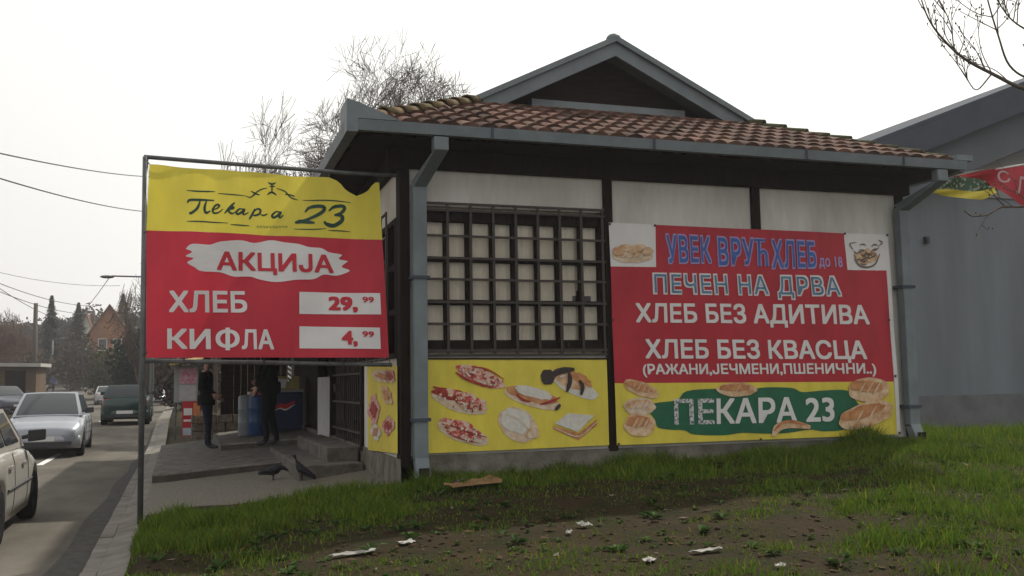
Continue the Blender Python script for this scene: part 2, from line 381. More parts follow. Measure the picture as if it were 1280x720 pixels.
def sidewall(y0, y1, z0, z1, t=.15): m.hexa([(XL(y0),y0,z0),(XL(y0)+t,y0,z0),(XL(y1)+t,y1,z0),(XL(y1),y1,z0),(XL(y0),y0,z1),(XL(y0)+t,y0,z1),(XL(y1)+t,y1,z1),(XL(y1),y1,z1)])
sidewall(10.66, 13.05, .79, 1.88); sidewall(10.66, 13.05, 3.42, zt); sidewall(13.05, YB, 3.1, zt)
m.box((XR-.16, YW+.16, .83), (XR, YB, zt)); m.box((2.45, YB-.15, .5), (XR-.16, YB, zt))
m.build('wall', M['white'], bak)
m = MB(); sidewall(18.35, YB, .76, 3.1); m.build('timber_cladding', M['timber'], bak)
m = MB(); m.box((-.22, 14.9, 2.86), (2.3, 25.4, 2.93)); m.box((-.22, 14.9, 2.66), (-.14, 25.4, 2.858)); m.box((-.13, 14.9, 2.70), (2.24, 14.98, 2.858)); m.build('added_shade_canopy', M['soffit'], bak)  # canopy added out of sight above the terrace to shade it
# dark room behind the door and the windows
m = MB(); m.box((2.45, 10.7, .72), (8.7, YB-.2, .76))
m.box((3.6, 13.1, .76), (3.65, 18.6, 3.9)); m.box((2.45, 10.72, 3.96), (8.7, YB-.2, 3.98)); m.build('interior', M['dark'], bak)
for i, (x0, x1, z0, z1) in enumerate([(2.235, 2.345, .72, 4.0), (4.655, 4.765, .80, 4.0), (6.64, 6.76, 3.42, 4.0), (8.80, 8.93, .8, 4.0)]):
    m = MB(); m.box((x0, YW-.045 if i != 3 else YW-.02, z0), (x1, YW+(.1 if i else .16), z1)); m.build('timber_post', M['timber'], bak, bevel=.008)
for y in (13.1, 18.3):
    m = MB(); m.box((XL(y)-.04, y-.06, .74), (XL(y)+.12, y+.06, 4.0)); m.build('timber_post', M['timber'], bak)
m = MB(); m.box((2.10, YW-.07, 3.95), (9.0, YW+.05, 4.17)); m.build('wall_beam', M['timber'], bak)
m = MB(); m.hexa([(XL(10.4)-.07,10.55,3.95),(XL(10.4)+.05,10.55,3.95),(XL(YB)+.05,YB,3.95),(XL(YB)-.07,YB,3.95),(XL(10.4)-.07,10.55,4.17),(XL(10.4)+.05,10.55,4.17),(XL(YB)+.05,YB,4.17),(XL(YB)-.07,YB,4.17)])
m.build('wall_beam', M['timber'], bak)
# roof: low hipped skirt of clay tiles with a gable standing on it
XG0, XG1, YE = 1.70, 9.36, 9.92
YG, XA, ZA = 12.05, 5.55, 6.15
ZE = 4.275; XKL, XKR, ZK = 3.63, 7.53, 5.19
def tiled(mb, tints, e0, edir, up, length, slope_len, lo, hi, tw=0.215, th=0.335, n=8):
    """courses of half-round tiles on a plane; lo/hi trim each height at the hips"""
    e0, edir, up = np.array(e0), np.array(edir), np.array(up); nrm = np.cross(edir, up); nrm /= np.linalg.norm(nrm)
    if nrm[2] < 0: nrm = -nrm
    rows = int(math.ceil(slope_len/th)); nc = int(length/tw*n)
    for rI in range(rows):
        s0, s1 = rI*th, min((rI+1)*th+0.03, slope_len); rand = RNG.random(int(length/tw)+6); dr = RNG.normal(0, .006, int(length/tw)+6)
        P = []
        for s, h in ((s0, 0.0), (s0, 0.048), (s1, 0.012)):
            row = []
            for j in range(nc+1):
                a = j/n*tw; a = min(max(a, lo(s)), hi(s)); c = (a/tw) % 1.0; ti = int(a/tw)
                prof = 0.045*abs(math.sin(math.pi*c))**0.7
                hh = (h+prof if h > 0 else 0.0)
                row.append(e0 + edir*a + up*(s + (dr[ti] if h > .02 else 0)) + nrm*hh)
            P.append(row)
        mb.grid(P)
        for _ in range(2):
            for j in range(nc):
                ti = int(j/n); k = 0.50+0.75*rand[ti]; mo = max(0, rand[(ti*7+3) % len(rand)]-.8)*2
                tints.append((k*(1-.25*mo), k*(1+.1*mo), k*(1-.1*mo)))
def set_tint(o, tints):
    me = o.data; ca = me.color_attributes.new('tint', 'FLOAT_COLOR', 'CORNER')
    cnt = np.empty(len(me.polygons), int); me.polygons.foreach_get('loop_total', cnt)
    A = np.repeat(np.array([(*t, 1.0) for t in tints], np.float32), cnt, axis=0); ca.data.foreach_set('color', A.ravel())
m = MB(); tints = []
dyF, dzF = YG-YE, ZK-ZE; SLF = math.hypot(dyF, dzF); upF = np.array([0, dyF, dzF])/SLF
tiled(m, tints, (XG0, YE, ZE), (1, 0, 0), upF, XG1-XG0, SLF, lambda s: s/SLF*(XKL-XG0), lambda s: (XG1-XG0) - s/SLF*(XG1-XKR))
dxL = XKL-XG0; SLL = math.hypot(dxL, dzF); upL = np.array([dxL, 0, dzF])/SLL
LB = YB+.6-YE
tiled(m, tints, (XG0, YE, ZE), (0, 1, 0), upL, LB, SLL, lambda s: s/SLL*dyF, lambda s: LB)
dxR = XG1-XKR; SLR = math.hypot(dxR, dzF); upR = np.array([-dxR, 0, dzF])/SLR
tiled(m, tints, (XG1, YE, ZE), (0, 1, 0), upR, LB, SLR, lambda s: s/SLR*dyF, lambda s: LB, n=5)
for sgn, xk in ((1, XKL), (-1, XKR)):
    d = np.array([XA-xk, 0, ZA-ZK]); L_ = np.linalg.norm(d)
    tiled(m, tints, (xk, YG, ZK-.02), (0, 1, 0), d/L_, YB+.3-YG, L_, lambda s: 0, lambda s: 99, n=5)
rf = m.build('roof', M['tile'], bak); set_tint(rf, tints)
# ridge caps along the two front hips and the main ridge
capm = None
def cap(a, b, ra, rb, parent, mt):
    mb = MB(); mb.smooth = True; a, b = Vector(a), Vector(b); d = (b-a).normalized(); sx = d.cross(Vector((0, 0, 1))).normalized(); up = sx.cross(d)
    rings = []
    for p, rr in ((a, ra), (b, rb)):
        outer = [p + sx*math.cos(t)*rr + up*math.sin(t)*rr*.9 for t in np.linspace(0, math.pi, 9)]
        inner = [p + sx*math.cos(t)*(rr-.018) + up*math.sin(t)*(rr-.018)*.9 for t in np.linspace(math.pi, 0, 9)]
        rings.append(outer+inner)
    mb.loft(rings); return mb.build('ridge_tile', mt, parent)
def hipline(a, b, n, mt):
    a, b = Vector(a), Vector(b); d = (b-a)/n
    for i in range(n):
        j = Vector((random.uniform(-.012, .012), 0, random.uniform(-.008, .01)))
        cap(a+d*i+j+Vector((0, 0, .012)), a+d*(i+1.12)+j+Vector((0, 0, -.012)), .108, .088, rf, mt)
hipline((XG0+.10, YE+.11, ZE+.07), (XKL-.02, YG-.02, ZK+.05), 8, M['mosstile'])
M['moss'] = mat('dark_moss_tile', (.085, .08, .045), .95, col2=(.04, .045, .02), vscale=9, bump=.8, bscale=25)
hipline((XG1-.10, YE+.11, ZE+.035), (XKR+.02, YG-.02, ZK+.02), 9, M['moss'])
hipline((XA, YG-.02, ZA+.04), (XA, YB+.3, ZA+.04), 18, M['mosstile'])
# gable: recessed dark boarding, pale sill board, grey barge boards
m = MB(); m.add([(XKL-.2, YG+.35, ZK-.25), (XKR+.2, YG+.35, ZK-.25), (XKR+.2, YG+.35, ZK), (XA, YG+.35, ZA-.04), (XKL-.2, YG+.35, ZK)], [(0,1,2,3,4)])
m.build('gable_boarding', M['soffit'], bak)
m = MB(); m.box((4.42, YG+.16, ZK-.1), (6.72, YG+.30, ZK+.20)); m.build('gable_sill', mat('pale_sill_board', (.26, .29, .30), .7, var=.25, vscale=3), bak)
for sgn, xk, xe in ((1, XKL, 3.42), (-1, XKR, 7.72)):
    slope = (ZA-ZK)/abs(XA-xk)
    m = MB(); za0 = ZK - slope*abs(xk-xe) + .03
    p0, p1 = Vector((xe, YG-.06, za0)), Vector((XA, YG-.06, ZA+.02))
    def brd(y0, y1, zl, zh):
        m.hexa([(p0.x, y0, p0.z+zl), (p1.x, y0, p1.z+zl), (p1.x, y1, p1.z+zl), (p0.x, y1, p0.z+zl), (p0.x, y0, p0.z+zh), (p1.x, y0, p1.z+zh), (p1.x, y1, p1.z+zh), (p0.x, y1, p0.z+zh)])
    brd(YG-.10, YG-.05, -.17, .02); brd(YG-.15, YG-.02, .022, .10); brd(YG-.05, YG+.4, -.05, -.005)
    m.build('barge_board', M['metal'], bak)
m = MB(); m.smooth = True; m.ell((XA, YG-.04, ZA+.10), (.10, .12, .075)); m.build('ridge_cap', M['metal'], bak)
# eaves: soffit, gutters
m = MB(); m.add([(XG0+.03, YE+.05, 4.17), (XG1-.03, YE+.05, 4.17), (XG1-.4, YW+.1, 4.19), (XL(YW), YW+.1, 4.19)], [(0,1,2,3)])
m.add([(XG0+.03, YE+.05, 4.17), (XL(YW), YW+.1, 4.19), (XL(YB), YB, 4.19), (XG0+.03, YB, 4.17)], [(0,1,2,3)])
m.add([(XG1-.03, YE+.05, 4.17), (XG1-.03, YB, 4.17), (XG1-.45, YB, 4.19), (XG1-.4, YW+.1, 4.19)], [(0,1,2,3)])
m.build('soffit', M['soffit'], bak)
def gutter(a, b, side):
    mb = MB(); a, b = Vector(a), Vector(b); d = (b-a).normalized(); o = Vector(side)
    prof = [(0.0, .0), (0.015, -.085), (.10, -.095), (.12, .0), (.135, .0), (.115, -.11), (0.0, -.10)]
    rings = [[p + o*u + Vector((0, 0, v)) for u, v in prof] for p in (a, b)]
    mb.loft(rings); return mb
gu = gutter((XG0-.03, YE+.02, 4.29), (XG1+.02, YE+.02, 4.29), (0, -1, 0)); gu.build('gutter', M['metal'], bak)
gu = gutter((XG0-.01, YE+.03, 4.29), (XG0+.14, YB+.3, 4.29), (-1, 0, 0)); gu.build('gutter', M['metal'], bak)
gu = gutter((XG1, YE+.03, 4.29), (XG1, YB+.3, 4.29), (1, 0, 0)); gu.build('gutter', M['metal'], bak)
for x in (3.1, 5.0, 7.0, 8.4):
    m = MB(); m.box((x-.012, YE-.122, 4.175), (x+.012, YE-.117, 4.295)); m.build('gutter_joint', M['greydark'], bak)
m = MB(); m.hexa([(XG0-.14, YE-.1, 4.30), (XG0+.42, YE-.1, 4.30), (XG0+.42, YE+.1, 4.30), (XG0-.14, YE+.35, 4.30), (XG0-.14, YE-.095, 4.50), (XG0-.02, YE-.095, 4.47), (XG0+.02, YE+.1, 4.47), (XG0-.14, YE+.35, 4.50)])
m.box((XG0-.142, YE-.102, 4.158), (XG0-.028, YE+.06, 4.302)); m.build('corner_flashing', M['metal'], bak)
m = MB(); m.box((XG1-.12, YE-.1, 4.30), (XG1+.12, YE+.12, 4.37)); m.build('corner_flashing', M['metal'], bak)
def downpipe(xt, x, zb, yo=0.0):
    mb = MB(); hw = .075
    mb.box((xt-.08, YE-.10, 4.02), (xt+.08, YE+.02, 4.165))
    y0, y1 = YE-.04, YW-.125
    mb.hexa([(xt-hw, y0-.06, 4.02), (xt+hw, y0-.06, 4.02), (xt+hw, y0+.06, 4.02), (xt-hw, y0+.06, 4.02), (xt-hw, y0-.055, 4.10), (xt+hw, y0-.055, 4.10), (xt+hw, y0+.055, 4.10), (xt-hw, y0+.055, 4.10)])
    mb.hexa([(x-hw, y1-.06, 3.72), (x+hw, y1-.06, 3.72), (x+hw, y1+.06, 3.80), (x-hw, y1+.06, 3.80), (xt-hw, y0-.06, 4.02), (xt+hw, y0-.06, 4.02), (xt+hw, y0+.06, 4.02), (xt-hw, y0+.06, 4.02)])
    mb.box((x-hw, y1-.06, zb+.16), (x+hw, y1+.06, 3.76))
    mb.hexa([(x-hw, y1-.16, zb), (x+hw, y1-.16, zb), (x+hw, y1-.04, zb-.02), (x-hw, y1-.04, zb-.02), (x-hw, y1-.06, zb+.2), (x+hw, y1-.06, zb+.2), (x+hw, y1+.06, zb+.2), (x-hw, y1+.06, zb+.2)])
    dp = mb.build('downpipe', M['metal'], bak, bevel=.01)
    k = MB()
    for z in (2.72, 1.2): k.box((x-hw-.025, y1-.075, z), (x+hw+.025, y1+.11, z+.035))
    k.build('bracket', M['greydark'], dp)
    h = MB(); h.box((x-.055, y1-.175, zb+.005), (x+.055, y1-.158, zb+.10)); h.build('outlet', M['dark'], dp)
downpipe(2.545, 2.43, .62); downpipe(9.0, 8.80, .80)

# front window behind an iron grille
wx0, wx1, wz0, wz1 = 2.49, 4.63, 1.95, 3.50
win = MB(); yf = YW-.01
cols = [wx0 + (wx1-wx0)*i/4 for i in range(5)]; rws = [wz0+.06 + (wz1-wz0-.12)*i/3 for i in range(4)]
for i, x in enumerate(cols):
    w_ = .05 if i in (0, 4) else .036; win.box((x-w_, yf, wz0), (x+w_, yf+.07, wz1))
for i, z in enumerate(rws):
    h_ = .06 if i in (0, 3) else .028; win.box((wx0, yf+.003, z-h_), (wx1, yf+.067, z+h_))
for i in range(4): xm_ = (cols[i]+cols[i+1])/2; win.box((xm_-.022, yf+.008, wz0), (xm_-.008, yf+.06, wz1)); win.box((xm_+.008, yf+.008, wz0), (xm_+.022, yf+.06, wz1))
wo = win.build('window', M['timber'], bak)
m = MB(); m.add([(wx0, yf+.04, wz0), (wx1, yf+.04, wz0), (wx1, yf+.04, wz1), (wx0, yf+.04, wz1)], [(0,1,2,3)]); m.build('pane', M['pane'], wo)
m = MB(); m.smooth = True
m.grid([[(x, yf+.085+.006*math.sin(x*38+math.sin(x*7))+.004*math.sin(x*90), z) for x in np.linspace(wx0-.1, wx1+.1, 160)] for z in (wz0-.05, (wz0+wz1)/2, wz1+.05)])
m.build('curtain', M['curtain'], wo)
m = MB(); m.box((4.28, yf+.055, 2.50), (4.50, yf+.078, 2.58)); m.box((4.33, yf+.055, 2.58), (4.42, yf+.075, 2.64)); m.build('shelf_item', M['dark'], wo)
gr = MB(); yg = YW-.055
for x in np.linspace(wx0+.01, wx1-.01, 9): gr.box((x-.015, yg-.011, 1.895), (x+.015, yg+.011, 3.585))
for z in (1.90, 1.955, 2.245, 2.485, 2.735, 2.97, 3.215, 3.50, 3.575): gr.box((wx0-.02, yg-.014, z-.013), (wx1+.02, yg+.008, z+.013))
for x in (wx0, wx1):
    for z in (1.93, 3.54): gr.box((x-.012, yg, z-.012), (x+.012, YW, z+.012))
gr.build('grille', M['iron'], bak)
# street-side grilled window, door
m = MB()
for y in np.linspace(10.72, 13.0, 6): m.box((XL(y)-.02, y-.035, 1.9), (XL(y)+.05, y+.035, 3.42))
for z in (1.91, 2.4, 2.9, 3.41): m.hexa([(XL(10.7)-.015,10.7,z-.03),(XL(10.7)+.04,10.7,z-.03),(XL(13)+.04,13,z-.03),(XL(13)-.015,13,z-.03),(XL(10.7)-.015,10.7,z+.03),(XL(10.7)+.04,10.7,z+.03),(XL(13)+.04,13,z+.03),(XL(13)-.015,13,z+.03)])
w2 = m.build('window', M['timber'], bak)
m = MB(); m.add([(XL(10.7)+.03, 10.7, 1.9), (XL(13)+.03, 13, 1.9), (XL(13)+.03, 13, 3.42), (XL(10.7)+.03, 10.7, 3.42)], [(0,1,2,3)]); m.build('pane', M['pane'], w2)
m = MB()
for y in np.linspace(10.7, 13.0, 8): m.box((XL(y)-.13, y-.01, 1.86), (XL(y)-.11, y+.01, 3.5))
for z in np.linspace(1.88, 3.48, 7): m.hexa([(XL(10.7)-.135,10.7,z-.009),(XL(10.7)-.108,10.7,z-.009),(XL(13)-.108,13,z-.009),(XL(13)-.135,13,z-.009),(XL(10.7)-.135,10.7,z+.009),(XL(10.7)-.108,10.7,z+.009),(XL(13)-.108,13,z+.009),(XL(13)-.135,13,z+.009)])
m.build('grille', M['iron'], bak)
m = MB()
for y in (13.2, 14.7, 16.55, 18.2): m.box((XL(y)-.02, y-.05, .76), (XL(y)+.08, y+.05, 3.1))
m.box((XL(13.2)-.01, 13.2, 2.85), (XL(13.2)+.07, 18.2, 3.1))
m.build('door_frame', M['timber'], bak)
m = MB()
for y in np.linspace(13.35, 15.8, 13): m.tube([(XL(y)-.005, y, .78), (XL(y)-.005, y, 2.84)], .011, 6)
for z in (.95, 1.35, 1.75, 2.2): m.box((XL(13.3)-.012, 13.28, z-.014), (XL(15.85)+.012, 15.86, z+.014))
dr = m.build('door', M['iron'], bak)
m = MB(); m.box((XL(15)-.05, 15.62, 1.5), (XL(15)+.03, 15.72, 1.62)); m.build('handle', M['iron'], dr)
m = MB(); m.box((XL(17)-.03, 16.65, .70), (XL(17)+.01, 18.1, 1.74)); m.build('door_leaf', mat('white_door_leaf', (.62, .62, .6), .6, var=.15, vscale=3), bak, bevel=.01)
m = MB(); m.box((2.75, 15.3, .78), (2.95, 15.6, 2.4)); m.box((2.75, 14.95, .78), (2.9, 15.1, 2.2)); m.build('shelf_unit', M['yelcloth'], bak)
st = thing('door_steps', 'two grey concrete steps up to the barred bakery door', 'steps', (1.9, 14.2, .45))
m = MB(); m.box((1.42, 12.75, .25), (2.24, 16.9, .60)); m.build('lower_step', M['conc'], st, bevel=.015)
m = MB(); m.box((1.84, 13.2, .45), (2.25, 16.7, .785)); m.build('upper_step', M['conc'], st, bevel=.015)

# ------------------------------------------------------------------ printed sheets
class Sheet:
    """maps a place in the photograph to a point on a hanging sheet; layers lie a few mm in front"""
    def __init__(s, Y=None, disp=None, side=False): s.Y = Y; s.d = disp or (lambda X, Z: 0.0); s.side = side
    def P(s, x, y, layer=0):
        if s.side:
            d = ray(x, y); t = (XL(0)-.035)/(d[0]-.02*d[1]); p = EYE+t*d; return (p[0]-layer*.004, p[1], p[2])
        p = at(x, y, Y=s.Y); return (p[0], p[1] + s.d(p[0], p[2]) - layer*.005, p[2])
    def rect(s, mb, x0, y0, x1, y1, nx, ny, layer, top=None, bot=None):
        P = []
        for j in range(ny+1):
            row = []
            for i in range(nx+1):
                x = x0+(x1-x0)*i/nx; a = top(x) if top else y0; b = bot(x) if bot else y1; row.append(s.P(x, a+(b-a)*j/ny, layer))
            P.append(row)
        mb.smooth = True; mb.grid(P); mb.smooth = False
    def quad(s, mb, q, layer, n=14):     # TL TR BR BL
        q = [np.array(c, float) for c in q]; P = []
        for j in range(n+1):
            P.append([s.P(*((1-j/n)*((1-i/n)*q[0]+i/n*q[1]) + j/n*((1-i/n)*q[3]+i/n*q[2])), layer) for i in range(n+1)])
        mb.smooth = True; mb.grid(P); mb.smooth = False
    def blob(s, mb, cx, cy, rx, ry, ang, layer, jag=0.06, seed=0, n=40, flat=1.0, rings=4):
        rr = random.Random(seed); ph = [rr.uniform(0, 6.28) for _ in range(5)]; c, si = math.cos(ang), math.sin(ang); vs = [s.P(cx, cy, layer)]; fs = []
        for k in range(1, rings+1):
            for i in range(n):
                t = 2*math.pi*i/n; q = 1+jag*sum(math.sin((2+j*2)*t+ph[j])/(1+.4*j) for j in range(5))
                ca, sa = math.cos(t), math.sin(t); ca = math.copysign(abs(ca)**flat, ca); sa = math.copysign(abs(sa)**flat, sa)
                u, v = rx*q*ca*k/rings, ry*q*sa*k/rings; vs.append(s.P(cx+u*c-v*si, cy+u*si+v*c, layer))
        fs += [(0, 1+i, 1+(i+1) % n) for i in range(n)]
        for k in range(rings-1):
            a, b = 1+k*n, 1+(k+1)*n; fs += [(a+i, b+i, b+(i+1) % n, a+(i+1) % n) for i in range(n)]
        mb.add(vs, fs)
    def stroke(s, mb, pts, wd, layer, n=7, taper=True):
        c = cat(pts, n); N = len(c); L_, R_ = [], []
        for i in range(N):
            d = c[min(i+1, N-1)]-c[max(i-1, 0)]; d = d/(np.linalg.norm(d)+1e-9); nn = np.array([-d[1], d[0]])
            w_ = wd/2*(min(1, .45+ 2.2*min(i, N-1-i)/N) if taper else 1); L_.append(s.P(*(c[i]+nn*w_), layer)); R_.append(s.P(*(c[i]-nn*w_), layer))
        mb.grid([L_, R_])
    def text(s, name, txt, q, mt, layer, parent, bold=.022, shear=0.0, spacing=1.0):
        """letters between the four places TL TR BR BL (cap height to baseline)"""
        cu_ = bpy.data.curves.new(name, 'FONT'); cu_.body = txt; cu_.shear = shear; cu_.space_character = spacing; cu_.resolution_u = 4
        to = bpy.data.objects.new(name, cu_); COL.objects.link(to)
        dg = bpy.context.evaluated_depsgraph_get(); me = bpy.data.meshes.new_from_object(to.evaluated_get(dg)); bpy.data.objects.remove(to); bpy.data.curves.remove(cu_)
        bm = bmesh.new(); bm.from_mesh(me)
        src = [v.co.copy() for v in bm.verts]; base = bm.copy(); sh_ = [(bold, bold), (-bold, bold), (bold, -bold), (-bold, -bold)]
        if bold > .036: sh_ += [(bold, 0), (-bold, 0), (0, bold), (0, -bold), (0, 0)]
        if bold < .004: sh_ = [(0, 0)]
        bm.clear()
        for i_, (sx, sy) in enumerate(sh_):
            t_ = bpy.data.meshes.new('t'); base.to_mesh(t_); t_.transform(Matrix.Translation((sx, sy, .08*i_))); bm.from_mesh(t_); bpy.data.meshes.remove(t_)
        base.free()
        xs_ = [v.co.x for v in bm.verts]; x0, x1 = min(xs_), max(xs_); cap_h = .72 + bold; y0 = -bold
        wpx = abs(q[1][0]-q[0][0]); nx = max(2, int(wpx/6)); ny = 4
        for i in range(1, nx):
            bmesh.ops.bisect_plane(bm, geom=bm.verts[:]+bm.edges[:]+bm.faces[:], plane_co=(x0+(x1-x0)*i/nx, 0, 0), plane_no=(1, 0, 0))
        for i in range(1, ny):
            bmesh.ops.bisect_plane(bm, geom=bm.verts[:]+bm.edges[:]+bm.faces[:], plane_co=(0, y0+(cap_h-y0)*i/ny, 0), plane_no=(0, 1, 0))
        Q = [np.array(c, float) for c in q]
        for v in bm.verts:
            u = (v.co.x-x0)/(x1-x0); t = (cap_h-v.co.y)/(cap_h-y0)
            px = (1-t)*((1-u)*Q[0]+u*Q[1]) + t*((1-u)*Q[3]+u*Q[2]); v.co = s.P(px[0], px[1], layer+v.co.z)
        bm.to_mesh(me); bm.free(); me.materials.clear(); me.materials.append(mt)
        o = bpy.data.objects.new(name, me); COL.objects.link(o); own(o, parent); return o
def Q(x0, y0, x1, y1, dl=0.0, dr=0.0, lx=0.0): return [(x0, y0), (x1, y0+dl), (x1+lx, y1+dr), (x0+lx*.3, y1)]

# --- street banner on its pole frame
def d1(X, Z):
    u = (X+.35)/2.5; top = np.clip((Z-1.9)/1.95, 0, 1)
    return (0.035*math.sin(2.4*X+1.4*Z) + 0.020*math.sin(6.3*X-3.1*Z) + 0.010*math.sin(12*X+5*Z+1)*(.4+top) + 0.006*math.sin(21*X-9*Z)*top + 0.012*math.sin(11*(X-1.75)+6*(Z-3.5))*math.exp(-((X-1.8)**2+(Z-3.6)**2)/.4)) - 0.01
B1 = Sheet(10.38, d1)
fr = thing('banner_frame', 'grey tube frame on a kerbside post holding the yellow and red banner', 'frame', (-.36, 10.42, .3))
m = MB(); m.smooth = True; m.tube([at(175, 655, Y=10.43), at(182, 196, Y=10.43)], .028, 10); m.build('post', M['pole'], fr)
m = MB(); m.smooth = True; m.tube([at(180, 196, Y=10.43), at(430, 216, Y=10.43), (2.2, 10.45, 3.86)], .022, 8); m.build('top_rail', M['pole'], fr)
m = MB(); m.smooth = True; m.tube([at(178, 451, Y=10.43), at(490, 456, Y=10.43)], .022, 8); m.build('bottom_rail', M['pole'], fr)
bn = thing('street_banner', 'yellow and red price banner stretched in the tube frame beside the road', 'banner', (.9, 10.4, 1.88))
ytop = lambda x: interp(x, [(186, 207), (230, 210), (300, 214), (370, 219), (412, 222), (424, 228), (432, 238), (445, 245), (458, 240), (466, 230), (472, 227), (474, 229)])
yred = lambda x: 288 + (x-183)*.040
def xr(y): return 473.5 + (y-228)*.062
m = MB(); nxx = 60
def rows(mb, y_a, y_b, ny):
    P = []
    for j in range(ny+1):
        row = []
        for i in range(nxx+1):
            u = i/nxx; xa = 187-4*min(1, j/ny+ (1 if y_a is yred else 0)*1.0); x = xa + u*((473.5 if y_a is ytop else 478.5)-xa)
            a, b = y_a(x), y_b(x); y = a+(b-a)*j/ny; x = xa + u*(xr(y)-xa); row.append(B1.P(x, y))
        P.append(row)
    mb.smooth = True; mb.grid(P)
m.mi = 0; rows(m, ytop, yred, 16); m.mi = 1; rows(m, yred, lambda x: 447+(x-183)*.0, 24)
m.build('cloth', [mat('sunlit_yellow_vinyl', (0.80, 0.68, 0.08), 0.5, var=0.14, vscale=2.2, spec=0.35, bump=0.6, bscale=4, stretch=(1.5, 1, .6), transl=.25), mat('sunlit_red_vinyl', (0.56, 0.032, 0.055), 0.5, var=0.16, vscale=2.2, spec=0.35, bump=0.6, bscale=4, stretch=(1.5, 1, .6), transl=.2)], bn)  # light through the cloth is put into brighter base colours
def Zc(x, y): return (220+x/5.565, 215+y/5.565)
m = MB()
for pts, wd in [([(78,218),(95,198),(150,196),(265,203)],3.2), ([(168,203),(148,255),(105,290),(92,284)],3.4), ([(212,203),(198,255),(208,288),(238,276)],3.2),
                ([(245,272),(285,258),(300,240),(280,234),(255,265),(262,290),(295,287),(325,264)],2.6), ([(408,218),(375,250),(335,296)],2.8), ([(343,282),(385,250),(398,258),(362,272),(385,296),(412,284)],2.6),
                ([(470,262),(440,262),(418,285),(428,298),(455,284),(475,262),(465,292),(478,297),(505,282)],2.8), ([(550,254),(530,296),(508,332)],2.8), ([(532,285),(565,256),(588,264),(580,290),(548,302),(535,296)],2.6), ([(588,292),(610,300),(640,288)],2.0),
                ([(725,275),(695,275),(670,300),(682,314),(708,300),(730,277),(718,308),(730,314),(748,298)],3.0),
                ([(900,276),(930,245),(990,236),(1030,248),(1015,280),(930,322),(828,352)],4.4), ([(828,352),(880,342),(965,352)],5.0), ([(1062,272),(1095,246),(1150,238),(1172,252),(1150,284),(1100,300)],4.2), ([(1100,300),(1150,306),(1152,340),(1100,372),(1050,362),(1030,342)],5.0)]:
    B1.stroke(m, [Zc(*p) for p in pts], wd, 1)
for pts, wd in [([(75,130),(180,137),(270,143)],2.2), ([(290,155),(380,162),(480,168)],1.7), ([(480,168),(520,175),(560,140),(600,118),(635,112)],2.0), ([(520,132),(555,150),(585,158)],2.2), ([(540,165),(560,140)],2),
                ([(635,158),(665,140),(700,158)],2.8), ([(668,150),(668,70)],2.0), ([(640,72),(668,85),(695,72)],2.6), ([(650,100),(690,100)],2), ([(700,112),(760,130),(800,172),(850,190)],2.0), ([(760,150),(800,155),(830,165)],2.2),
                ([(885,192),(1000,196),(1110,203),(1215,212)],1.7), ([(75,348),(180,350),(360,362)],2.0), ([(378,372),(510,376)],2.0), ([(820,396),(950,398),(1045,392)],1.6), ([(1060,405),(1130,408),(1215,414)],1.6)]:
    B1.stroke(m, [Zc(*p) for p in pts], wd*.85, 1)
m.build('script_lettering', M['greendark'], bn)
m = MB()
for k, x in enumerate(range(560, 770, 22)):
    B1.stroke(m, [Zc(x, 388-(k % 3)*5), Zc(x+8, 372), Zc(x+13, 386), Zc(x+18, 376)], 1.1, 1, 3)
m.build('faded_lettering', M['faint'], bn)
m = MB()
for (cx, cy, rx, ry, sd_) in [(275, 322, 40, 15, 1), (330, 326, 70, 22, 2), (395, 331, 42, 17, 3), (300, 336, 48, 15, 4), (365, 318, 45, 14, 5), (350, 343, 50, 9, 6)]:
    pass
top_ = [(232,312),(240,306),(262,307),(275,303),(300,301),(318,304),(338,300),(356,303),(372,305),(386,309),(402,310),(412,315),(428,318),(424,323),(436,326)]
bot_ = [(436,326),(428,333),(438,338),(422,344),(405,343),(392,349),(370,350),(345,353),(325,350),(312,346),(292,346),(275,341),(252,340),(243,335),(234,329),(242,324),(232,321),(240,316),(232,312)]
cc = np.array([335, 327]); ring = [np.array(p) for p in (cat(top_, 4)[:-1] + cat(bot_, 4)[:-1])]; vs = [B1.P(*cc, 1)]; n_ = len(ring)
K = 7
for k in range(1, K+1): vs += [B1.P(*(cc+(p-cc)*k/K), 1) for p in ring]
fs = [(0, 1+i, 1+(i+1) % n_) for i in range(n_)] + [(1+k*n_+i, 1+(k+1)*n_+i, 1+(k+1)*n_+(i+1) % n_, 1+k*n_+(i+1) % n_) for k in range(K-1) for i in range(n_)]
m.smooth = True; m.add(vs, fs); m.build('brushed_patch', M['whiteprint'], bn)
B1.text('lettering', 'АКЦИЈА', [(271, 315), (417, 318.5), (418, 341), (271, 338)], M['redprint'], 2, bn, .024)
B1.text('lettering', 'ХЛЕБ', [(211, 364), (308, 364.5), (309, 391), (211, 390.5)], M['whiteprint'], 1, bn, .024)
B1.text('lettering', 'КИ', [(209, 411), (263, 411.6), (263.5, 436.4), (209, 436)], M['whiteprint'], 1, bn, .024)
B1.text('lettering', 'О', [(269.5, 412.4), (299, 412.7), (299.3, 434.8), (269.5, 434.5)], M['whiteprint'], 1, bn, .02)
m = MB(); B1.quad(m, [(281.6, 409.8), (287.2, 409.9), (287.3, 438), (281.7, 438)], 1.6, 6); m.build('lettering', M['whiteprint'], bn)
B1.text('lettering', 'ЛА', [(301.5, 412.1), (341, 412.5), (342, 437), (302, 436.7)], M['whiteprint'], 1, bn, .024)
for y0, a, b in ((365, '29', '4'), (408, '4', None)):
    m = MB(); B1.quad(m, [(374, y0), (475, y0+1.5), (476.5, y0+28), (374, y0+27.5)], 1, 16); m.build('price_box', M['whiteprint'], bn)
